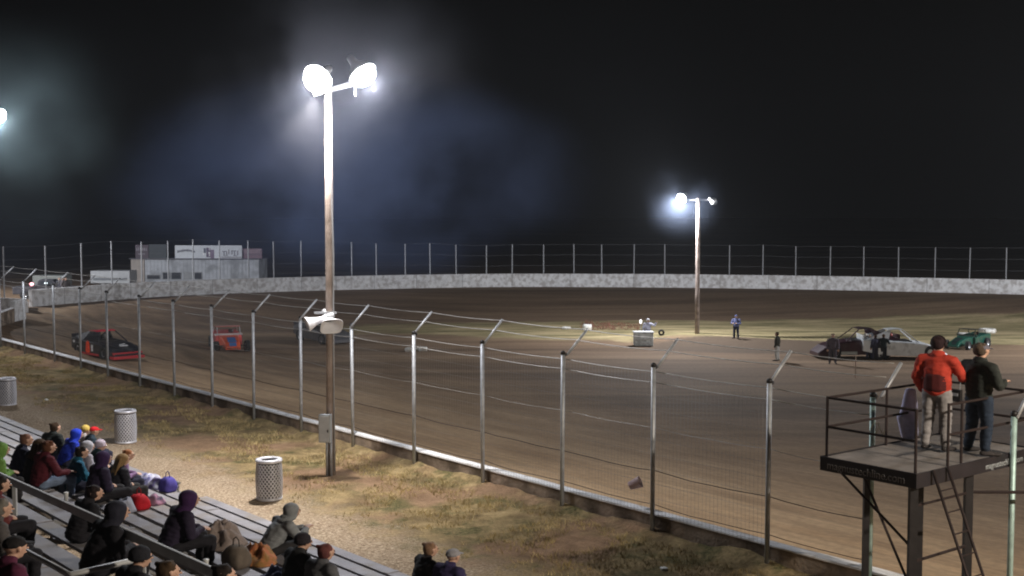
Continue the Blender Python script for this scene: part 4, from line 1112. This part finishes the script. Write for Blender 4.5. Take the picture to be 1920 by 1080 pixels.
    # driver inside
    bm = bmesh.new(); hull(bm, [((-.55, .28, 1.08), (.13, .12, .14))]); build('helmet', bm, pm(driver), t, smooth=True)
    bm = bmesh.new(); bar(bm, (-.8, .28, .9), (-.85, .28, 1.15), .3, .08); build('car_seat', bm, BLACKST, t)
    if number:
        for s in (-1, 1):
            M = Matrix.Translation((-.75, s * 1.012, .34)) @ Matrix.Rotation(R(90), 4, 'X')
            if s > 0: M = Matrix.Translation((-.05, 1.012, .34)) @ Matrix.Rotation(R(180), 4, 'Z') @ Matrix.Rotation(R(90), 4, 'X')
            words('door_number', number, .68, pm(numcol), b, M)
    return t
def hdg(px, py, px2, py2):
    a, b_ = tr(px, py), tr(px2, py2); return math.atan2(b_.y - a.y, b_.x - a.x)
c1 = tr(200, 668); h1_ = math.atan2(U.y, U.x) + .12
r1 = race_car('black race car with red roof and orange red door number beside the near wall', c1, h1_, (.02, .022, .03), (.75, .03, .07), skirt=(.5, .04, .05), nosec=(.02, .02, .03), driver=(.6, .6, .65)); r1.scale = (.92, .92, .95)
bm = bmesh.new()
bx(bm, (1.75, .15, .715), (.16, .5, .012), 0, Matrix.Translation((1.75, 0, .715)) @ Matrix.Rotation(R(14), 4, 'Y') @ Matrix.Translation((-1.75, 0, -.715)))
bx(bm, (1.5, .2, .775), (.06, .42, .012), .3, Matrix.Translation((1.5, 0, .775)) @ Matrix.Rotation(R(14), 4, 'Y') @ Matrix.Translation((-1.5, 0, -.775)))
build('hood_marking', bm, mat('white_vinyl', (.7, .7, .72), .5), r1)
bm = bmesh.new(); hull(bm, [((-.30, -1.003, .36), (.27, .014, .12)), ((-.30, -1.003, .82), (.2, .014, .12))])
build('door_number', bm, mat('orange_red_vinyl', (.95, .08, .03), .5), r1)
bm = bmesh.new(); bx(bm, (.22, -1.003, .55), (.2, .012, .36)); bx(bm, (-1.5, -.985, .62), (.28, .02, .26)); bx(bm, (-2.1, -.965, .78), (.2, .02, .14)); build('door_marking', bm, mat('white_vinyl', (.7, .7, .72), .5), r1)
c2 = tr(428, 654); race_car('open wheel race car with orange red nose and blue stripe heading to the camera', c2, math.atan2(-c2.y, -c2.x) + .12, (.75, .12, .12), (.6, .15, .13), nosec=(.9, .13, .05), modified=True, driver=(.1, .1, .1))
c3 = tr(606, 640); race_car('dark race car half hidden behind the loudspeaker horns', c3, math.atan2(-c3.y, -c3.x) + .5, (.03, .03, .035), (.05, .045, .05), nosec=(.1, .1, .11), driver=(.3, .3, .3))
# cars stopped on the infield side, right
GP = 'cars stopped on the infield'
c4 = tr(1603, 670); ra = race_car('dark maroon race car with white side panel stopped behind the standing group', c4, R(180) + .06, (.04, .01, .018), (.03, .013, .018), group=GP, driver=(.5, .45, .4))
for s_ in (-1, 1):
    for c_, z_ in (((-1.35, s_ * .998, .56), (1.5, .02, .6)), ((.7, s_ * .998, .3), (1.0, .02, .14))):
        bm = bmesh.new(); bx(bm, c_, z_); build('side_panel', bm, mat('dull_white_paint', (.42, .45, .45), .5, 0, .15, 3), ra)
c5 = tr(1688, 672); race_car('white race car with dark window openings stopped right of the standing group', c5, R(0) - .05, (.72, .76, .8), (.55, .57, .57), nosec=(.75, .76, .78), group=GP, driver=(.35, .05, .04))
c6 = tr(1815, 652); race_car('green and black race car on the infield behind the flag stand people', c6, R(222), (.01, .07, .05), (.015, .02, .02), nosec=(.01, .08, .055), modified=True, group=GP, driver=(.1, .06, .03))
for o in bpy.data.objects:
    if o.get('group') == GP: o.scale = (.95, .95, 1.22) if 'green' not in o['label'] else (.8, .8, .85)

# ------------------------------------------------------------------ people on the infield
def stander(px, yt, yb, kind, rz, jc, tc_, hd, lab):
    p = tr(px, yb); s = (zat(p, yt) - p.z) / 1.76
    return person(lab, kind, p, rz, jc, tc_, hd, scale=max(.85, min(1.12, s)))
stander(1380, 590, 636, 'stand_front', R(150), (.16, .18, .34), (.04, .05, .10), [('cap', (.1, .12, .25))], 'person in a blue jacket standing on the infield right of the light pole')
stander(1457, 622, 677, 'stand', R(60), (.04, .04, .03), (.6, .6, .58), [('hair', HB)], 'person in a dark top and white trousers standing alone on the dirt')
stander(1561, 625, 682, 'stand', R(170), (.13, .11, .14), (.10, .09, .11), [('hair', HB)], 'person in a dull mauve coat at the left end of the stopped maroon car')
stander(1630, 629, 674, 'stand_front', R(-10), (.06, .06, .11), (.045, .05, .09), [('hair', (.5, .42, .36))], 'person with pale hair and dark blue jacket beside the stopped maroon car')
stander(1641, 631, 675, 'stand', R(20), (.045, .045, .08), (.05, .05, .08), [('hair', HB)], 'person in a navy jacket standing close behind the pale haired one')
stander(1656, 626, 675, 'stand_ready', R(-20), (.02, .03, .035), (.02, .022, .03), [('hair', (.09, .05, .02))], 'person in a black jacket between the maroon and the white stopped cars')

# flagman's podium
pp = tr(1206, 648)
t = thing('podium', 'grey boxy podium standing on the infield grass left of the far light pole', 'podium', pp, .05)
bm = bmesh.new(); bx(bm, (0, 0, .45), (1.2, .8, .84)); build('body', bm, mat('podium_grey', (.62, .66, .66), .8, 0, .3, 3, dirt=(.38, .4, .4), dscale=4), t, bevel=.02)
bm = bmesh.new(); bx(bm, (0, 0, .9), (1.3, .9, .05)); build('top', bm, mat('podium_top', (.55, .56, .57), .8), t, bevel=.01)
bm = bmesh.new(); bx(bm, (0, -.43, .45), (1.0, .03, .06)); bx(bm, (0, -.43, .2), (1.0, .03, .06)); build('slat', bm, mat('podium_top', (.55, .56, .57)), t)
pq = pp + V((.38, .75, .0)); s_ = (zat(pq, 597) - pp.z) / 1.76
person('person in a white helmet and purple striped white top standing behind the grey podium', 'stand_up', (pq.x, pq.y, pp.z), R(180), (.6, .6, .72), (.18, .14, .42), [('beanie', (.75, .76, .8))], scale=min(1.1, max(.8, s_)))
t = thing('signal_lamp', 'small lit white lamp on a thin stem beside the grey podium', 'lamp', pp + V((-.1, .7, 0)))
zl = zat(pp + V((-.1, .7, 0)), 603) - pp.z
bm = bmesh.new(); tube(bm, [(0, 0, 0), (0, 0, zl - .1)], .02, 6); build('stem', bm, GALV, t); bm = bmesh.new(); hull(bm, [((0, 0, zl), (.09, .09, .14))]); build('bulb', bm, mat('bulb', (1, 1, 1), .3, emit=(1, .95, .93), estr=1.6), t, smooth=True)
bm = bmesh.new(); lathe(bm, [(.09, -.07), (.12, -.09), (.19, -.09), (.21, -.06), (.21, .06), (.19, .09), (.12, .09), (.09, .07), (.09, -.07)], 24, Matrix.Rotation(R(90), 4, 'X'))
o = build('tyre', bm, RUBBER, None, smooth=True); o.location = tr(1240, 629) + V((0, 0, .2)); tag(o, 'black tyre standing upright on the grass right of the podium', 'tyre')

def mark_tyre(px, py, r, h, lab, col=(.75, .75, .72), sq=1):
    bm = bmesh.new(); lathe(bm, [(r * .45, 0), (r * .9, 0), (r, h * .3), (r, h * .7), (r * .9, h), (r * .5, h), (r * .45, h * .8), (r * .45, 0)], 24)
    o = build('track_marker', bm, mat('marker_white', col, .8, 0, .2, 3, dirt=(.4, .36, .3), dscale=3), None, smooth=True); o.location = tr(px, py); tag(o, lab, 'tyre', 'white painted tyres lying on the infield')
mark_tyre(1851, 624, .62, .3, 'large white painted tyre lying flat on the infield at the far right'); mark_tyre(1812, 627, .62, .1, 'low flat white painted tyre left of the large one')
mark_tyre(768, 659, .3, .22, 'white painted tyre at the left of the row at the inner edge of the track'); mark_tyre(793, 658, .28, .24, 'white painted tyre at the right of the row at the inner edge of the track')
mark_tyre(780, 657, .25, .12, 'small white painted tyre between two others at the inner edge of the track')
mark_tyre(1062, 617, .35, .16, 'pale tyre at the left end of the infield weeds', (.5, .45, .38)); mark_tyre(1101, 619, .35, .42, 'tall white painted tyre stack beside the infield weeds')
t = thing('marker_stake', 'thin red and white marker stake in the dirt before the stopped cars', 'stake', tr(1604, 709))
bm = bmesh.new(); tube(bm, [(0, 0, 0), (0, 0, 1.15)], .035, 8); build('stake', bm, mat('stake_wood', (.38, .3, .24), .8), t); bm = bmesh.new(); tube(bm, [(0, 0, .68), (0, 0, .84)], .042, 8); tube(bm, [(0, 0, .02), (0, 0, .12)], .042, 8); build('band', bm, mat('stake_band', (.5, .35, .3), .7), t)
# weeds at the back of the infield
WEED = mat('red_weeds', (.16, .07, .045), .9, 0, .5, 2)
bm = bmesh.new()
for _ in range(260):
    p = tr(random.uniform(1090, 1200), random.uniform(606, 619)); h = random.uniform(.08, .42) * (1 if random.random() < .3 else .5)
    for k in range(4):
        d = V((random.gauss(0, .12), random.gauss(0, .12), h)); s = V((random.uniform(.01, .03), 0, 0)); q = p + V((random.gauss(0, .1), random.gauss(0, .1), -.02))
        bm.faces.new([bm.verts.new(q - s), bm.verts.new(q + s), bm.verts.new(q + d)])
tag(build('weeds', bm, WEED), 'reddish dry weeds at the back of the infield left of the podium', 'weeds', kind='stuff')

# ------------------------------------------------------------------ scoring building behind the wall
Yb = 124.0
def bp(x, y): return atY(x, y, Yb)
bL, bR, zT = bp(246, 488).x, bp(487, 488).x, bp(366, 486).z
W_ = bR - bL; zB = -.35
t = thing('scoring_building', 'long low pale building with rooftop billboards behind the outer wall', 'building', (bL, Yb, zB), R(-2))
HT = zT - zB
SID = mat('pale_siding', (.46, .48, .52), .7, 0, .12, 2, dirt=(.27, .28, .3), dscale=.8)
bm = bmesh.new(); bx(bm, (W_ / 2 + .7, 1.8, HT / 2), (W_ - 1.4, 3.6, HT)); build('wall', bm, SID, t)
bm = bmesh.new(); bx(bm, (.68, 1.7, HT / 2), (1.36, 3.6, HT)); build('end_wall', bm, mat('tan_siding', (.38, .34, .31), .7, 0, .12, 2), t)
bm = bmesh.new()
for i in range(30): bx(bm, (1.6 + i * (W_ - 1.8) / 30, -.012, HT / 2), (.03, .02, HT - .1))
build('siding_rib', bm, mat('rib_grey', (.33, .35, .38), .7), t)
bm = bmesh.new(); bx(bm, (W_ / 2, 1.7, HT + .05), (W_ + .25, 3.9, .1)); build('roof', bm, mat('roof_dark', (.12, .12, .14), .7), t)
sc_ = (bR - bL) / (487 - 246)
WIN = mat('window_dark', (.05, .055, .065), .2, 0, .2, 2); FRM = mat('window_frame', (.3, .31, .32), .6)
for (x0, x1) in ((276, 300), (306, 318), (322, 340), (346, 362), (366, 379)):
    a0, a1 = (x0 - 246) * sc_, (x1 - 246) * sc_; z1_ = bp(320, 511 if x0 > 290 else 516).z - zB; z0_ = bp(320, 523).z - zB
    bm = bmesh.new()
    bx(bm, ((a0 + a1) / 2, -.03, z1_ + .03), (a1 - a0 + .12, .06, .06)); bx(bm, ((a0 + a1) / 2, -.03, z0_ - .03), (a1 - a0 + .12, .06, .06))
    bx(bm, (a0 - .03, -.03, (z0_ + z1_) / 2), (.06, .06, z1_ - z0_)); bx(bm, (a1 + .03, -.03, (z0_ + z1_) / 2), (.06, .06, z1_ - z0_)); w_ = build('window', bm, FRM, t)
    bm = bmesh.new(); bx(bm, ((a0 + a1) / 2, -.015, (z0_ + z1_) / 2), (a1 - a0, .02, z1_ - z0_)); build('pane', bm, WIN if x0 != 346 else FRM, w_)
def board(x0, x1, y0, y1, col, lab, marks=()):
    zt_, zb_ = bp(0, y0).z, bp(0, y1).z; a0, a1 = bp(x0, 0).x, bp(x1, 0).x
    t = thing('billboard', lab, 'billboard', (a0, Yb - .1, zb_), R(-2), 'billboards on the scoring building roof')
    bm = bmesh.new(); bx(bm, ((a1 - a0) / 2, 0, (zt_ - zb_) / 2), (a1 - a0, .08, zt_ - zb_)); build('panel', bm, mat('board_%d' % x0, col, .6, 0, .08, 2), t)
    bm = bmesh.new()
    for i in range(3): bar(bm, ((a1 - a0) * (.1 + .4 * i), .1, -(zb_ - zT) - .0), ((a1 - a0) * (.1 + .4 * i), .1, zt_ - zb_), .06)
    build('support', bm, GALVD, t)
    s = (a1 - a0) / (x1 - x0)
    for mx0, my0, mx1, my1, mc in marks:
        bm = bmesh.new(); bx(bm, (((mx0 + mx1) / 2 - x0) * s, -.05, (y1 - (my0 + my1) / 2) * s), ((mx1 - mx0) * s, .012, (my1 - my0) * s)); build('sign_marking', bm, mat('mark_%d' % int(mc[0] * 100 + mc[2] * 1000), mc, .6), t)
    return t, s
DKM = (.10, .11, .15); WH = (.8, .8, .82)
tt, s = board(321, 449, 460, 486, (.62, .65, .7), 'long pale billboard with dark curved lettering and a small figure',
    [(376, 465, 380, 474, DKM), (381, 464, 389, 482, (.14, .11, .17)), (389, 468, 396, 484, (.2, .15, .22)), (386, 464, 388, 469, WH), (385, 472, 388, 480, WH), (374, 474, 377, 478, WH), (408, 481, 449, 483, (.27, .26, .29))])
# arched dark wordmark
bm = bmesh.new()
for i in range(11):
    x = 327 + i * 3.1; z = 471.5 - 2.4 * math.sin(math.pi * i / 10) ; bx(bm, ((x - 321) * s, -.052, (486 - z) * s), (2.3 * s, .014, (3.6 if i % 3 else 4.6) * s), 0)
build('lettering', bm, mat('board_ink', (.09, .09, .12), .6), tt)
bm = bmesh.new()
for i, (x, y, w, h) in enumerate(((416, 471, 9, 1.5), (415, 475, 2, 7), (420, 475, 2, 6), (424, 472, 2, 9), (430, 473, 2, 8), (434, 470, 8, 1.5), (435, 475, 2, 8), (441, 474, 2, 9), (418, 479, 8, 1.2), (436, 479, 8, 1.2))): bx(bm, ((x - 321) * s, -.052, (486 - y) * s), (w * s, .014, h * s))
build('lettering', bm, mat('board_ink2', (.18, .17, .21), .6), tt)
bm = bmesh.new(); bx(bm, ((409 - 321) * s + .7, -.054, (486 - 471) * s), (.08, .014, .4), 0); build('sign_marking', bm, mat('mark_w', WH), tt)
t5, s5 = board(246, 271, 459, 485, (.085, .065, .085), 'dark maroon billboard with pale upright letters at the left of the roof')
bm = bmesh.new()
for i in range(6): bx(bm, ((249 + i * 3.6 - 246) * s5, -.052, (485 - 467) * s5), (1.5 * s5, .014, 6 * s5))
bx(bm, ((258 - 246) * s5, -.052, (485 - 476) * s5), (13 * s5, .014, 1.5 * s5)); build('lettering', bm, mat('pale_ink', (.28, .27, .31), .6), t5)
board(271.5, 305, 458, 485, (.05, .06, .07), 'plain dark billboard between the maroon and the long pale one')
board(449.5, 486, 466, 485, (.20, .13, .16), 'dull red billboard at the right of the roof', [(452, 468, 484, 474, (.25, .18, .21)), (452, 477, 486, 478, (.12, .11, .14)), (482, 467, 484, 471, (.5, .5, .55))])

# trailer, truck and people behind the wall at far left
def box_trailer(x0, x1, y0, Y, lab, col):
    a0, a1 = atY(x0, 500, Y).x, atY(x1, 500, Y).x; zt_ = atY(x0, y0, Y).z
    t = thing('box_trailer', lab, 'trailer', (a0, Y, -.3), 0)
    bm = bmesh.new(); bx(bm, ((a1 - a0) / 2, 1.1, (zt_ + .3 + .5) / 2), (a1 - a0, 2.2, zt_ + .3 - .5)); build('body', bm, mat('trailer_%d' % x0, col, .5, 0, .12, 2), t, bevel=.05)
    bm = bmesh.new(); bx(bm, ((a1 - a0) / 2, -.01, zt_ - .45), (a1 - a0 - .5, .02, .22)); build('stripe', bm, mat('trailer_dark', (.12, .13, .14), .5), t)
    for i in (.3, .45): wheel(t, ((a1 - a0) * i, .2, .33), .33, .22)
    return t
box_trailer(169, 243, 508, 112, 'pale box trailer parked behind the outer wall left of the scoring building', (.34, .35, .36))
box_trailer(60, 118, 517, 108, 'dull greenish box trailer behind the outer wall near the vehicle lights', (.15, .16, .15))
pt = atY(86, 541, 100)
t = thing('pickup_truck', 'dark pickup truck with a red tail light and white lamp behind the wall end', 'truck', (pt.x, 100, -.35), R(10))
bm = bmesh.new(); prism(bm, [(-2.4, .4), (-2.4, 1.0), (-.6, 1.0), (-.4, 1.55), (.7, 1.55), (1.2, 1.05), (2.4, .95), (2.4, .4)], -.9, .9); build('body', bm, mat('truck_paint', (.06, .06, .07), .35), t, bevel=.04)
bm = bmesh.new(); prism(bm, [(-.3, 1.08), (-.22, 1.48), (.6, 1.48), (.95, 1.08)], -.912, -.902); build('window', bm, WIN, t)
for x in (-1.5, 1.5):
    for s in (-1, 1): wheel(t, (x, s * .8, .36), .36, .24)
bm = bmesh.new(); hull(bm, [((-.9, -.98, 1.22), (.16, .1, .13))]); build('tail_light', bm, mat('red_light', (1, .2, .2), .3, emit=(1, .35, .4), estr=6), t)
bm = bmesh.new(); bar(bm, (-.9, -.9, .95), (-.9, -.92, 1.12), .05); bar(bm, (.2, -.9, 1.0), (.2, -.92, 1.2), .05); build('light_mount', bm, BLACKST, t)
bm = bmesh.new(); hull(bm, [((.2, -.98, 1.3), (.12, .1, .09))]); build('work_light', bm, mat('white_light', (1, 1, 1), .3, emit=(.8, .95, 1), estr=2.2), t)
for i, (x, jc) in enumerate(((112, (.1, .1, .12)), (118, (.16, .15, .17)), (123, (.09, .08, .08)))):
    p = atY(x, 530, 99.5); person(['person in dark clothes at the left of three standing behind the outer wall', 'person in grey clothes in the middle of three standing behind the outer wall', 'person in brown clothes at the right of three standing behind the outer wall'][i], 'stand', (p.x, 99.5, -.35), R(180 + 20 * i), jc, NAVY, [('hair', HB)], scale=1)

# ------------------------------------------------------------------ haze, smoke, sky
def vol(name, density, color, aniso=0):
    m, N, L = nodes(name); N.remove(N['Principled BSDF']); v = N.new('ShaderNodeVolumePrincipled')
    v.inputs['Color'].default_value = (*color, 1); v.inputs['Density'].default_value = density; v.inputs['Anisotropy'].default_value = aniso
    L.new(v.outputs[0], N['Material Output'].inputs['Volume']); return m, N, L, v
m, N, L, v = vol('night_haze', .00021, (.86, .91, 1))
bm = bmesh.new(); bx(bm, (0, 70, 9), (260, 190, 26)); tag(build('haze', bm, m), 'thin dusty night haze over the whole track', 'haze', kind='stuff')

def smoke(c, rad, dens, col, label, seed, sc_=.09):
    m, N, L, v = vol('smoke_%d' % seed, 0, col)
    tc = N.new('ShaderNodeTexCoord'); mp = N.new('ShaderNodeMapping'); L.new(tc.outputs['Object'], mp.inputs['Vector'])
    ln = N.new('ShaderNodeVectorMath'); ln.operation = 'LENGTH'; L.new(mp.outputs[0], ln.inputs[0])
    mp.inputs['Scale'].default_value = (1 / rad[0], 1 / rad[1], 1 / rad[2])
    fall = mrange(N, L, ln.outputs['Value'], .15, 1, 1, 0)
    m2 = N.new('ShaderNodeMapping'); m2.inputs['Location'].default_value = (seed * 7, 0, 0); L.new(tc.outputs['Object'], m2.inputs['Vector'])
    nz = mrange(N, L, noise_n(N, L, m2.outputs[0], sc_, 4, .55), .43, .62, .05, 1)
    L.new(math_(N, L, 'MULTIPLY', math_(N, L, 'MULTIPLY', fall, nz), dens), v.inputs['Density'])
    bm = bmesh.new(); bmesh.ops.create_icosphere(bm, subdivisions=3, radius=1.02, matrix=Matrix.Diagonal((*rad, 1)))
    o = build('smoke', bm, m, smooth=True); o.location = c; tag(o, label, 'smoke', kind='stuff')
    m.cycles.volume_step_rate = 3
smoke((-6.0, 46, 7.8), (10, 8, 4.6), .15, (.40, .54, 1), 'bluish drifting smoke behind the near light pole', 1, .2)
smoke(P1 + (h1 + h2) / 2 + Vector((0, -.3, -.4)), (4.6, 4, 3.6), .009, (.82, .84, 1), 'thin mist added for the glow round the lamps of the near light pole', 4, .3)  # local volume added to give both lamps a lens-like glow
smoke(PL + hl + Vector((0, 0, -.6)), (7.5, 6, 6), .011, (.62, .85, .92), 'pale mist added for the glow round the lamp at the left edge', 2, .2)  # added volume, makes the halo of the left lamp
smoke(P2 + g1 + Vector((0, 0, 0)), (3.4, 3.4, 3.2), .008, (.6, .72, 1), 'faint bluish mist added for the glow round the infield lamp', 3, .25)  # volume put in so the infield lamp gets a halo
smoke(Vector((-24, 78, 2.5)), (24, 20, 8), .004, (.55, .66, 1), 'thin bluish dust hanging over the far left turn', 5, .07)
w = bpy.data.worlds.new('World'); sc.world = w; w.use_nodes = True
bg = w.node_tree.nodes['Background']
bg.inputs['Color'].default_value = (.85, .88, .95, 1); bg.inputs['Strength'].default_value = .0009

sc.view_settings.view_transform = 'Standard'; sc.view_settings.look = 'None'; sc.view_settings.gamma = 1; sc.view_settings.exposure = 0
sc.cycles.max_bounces = 5; sc.cycles.volume_bounces = 0; sc.cycles.diffuse_bounces = 2; sc.cycles.glossy_bounces = 2; sc.cycles.transmission_bounces = 2
sc.cycles.sample_clamp_indirect = 4
sc.cycles.use_denoising = True
sc.cycles.volume_max_steps = 40
sc.cycles.pixel_filter_type = 'BLACKMAN_HARRIS'; sc.cycles.filter_width = 2.0

for o in bpy.data.objects:
    if o.get('label') and not 4 <= len(o['label'].replace('-', ' ').split()) <= 16: print('LABEL', len(o['label'].split()), o.name, o['label'])
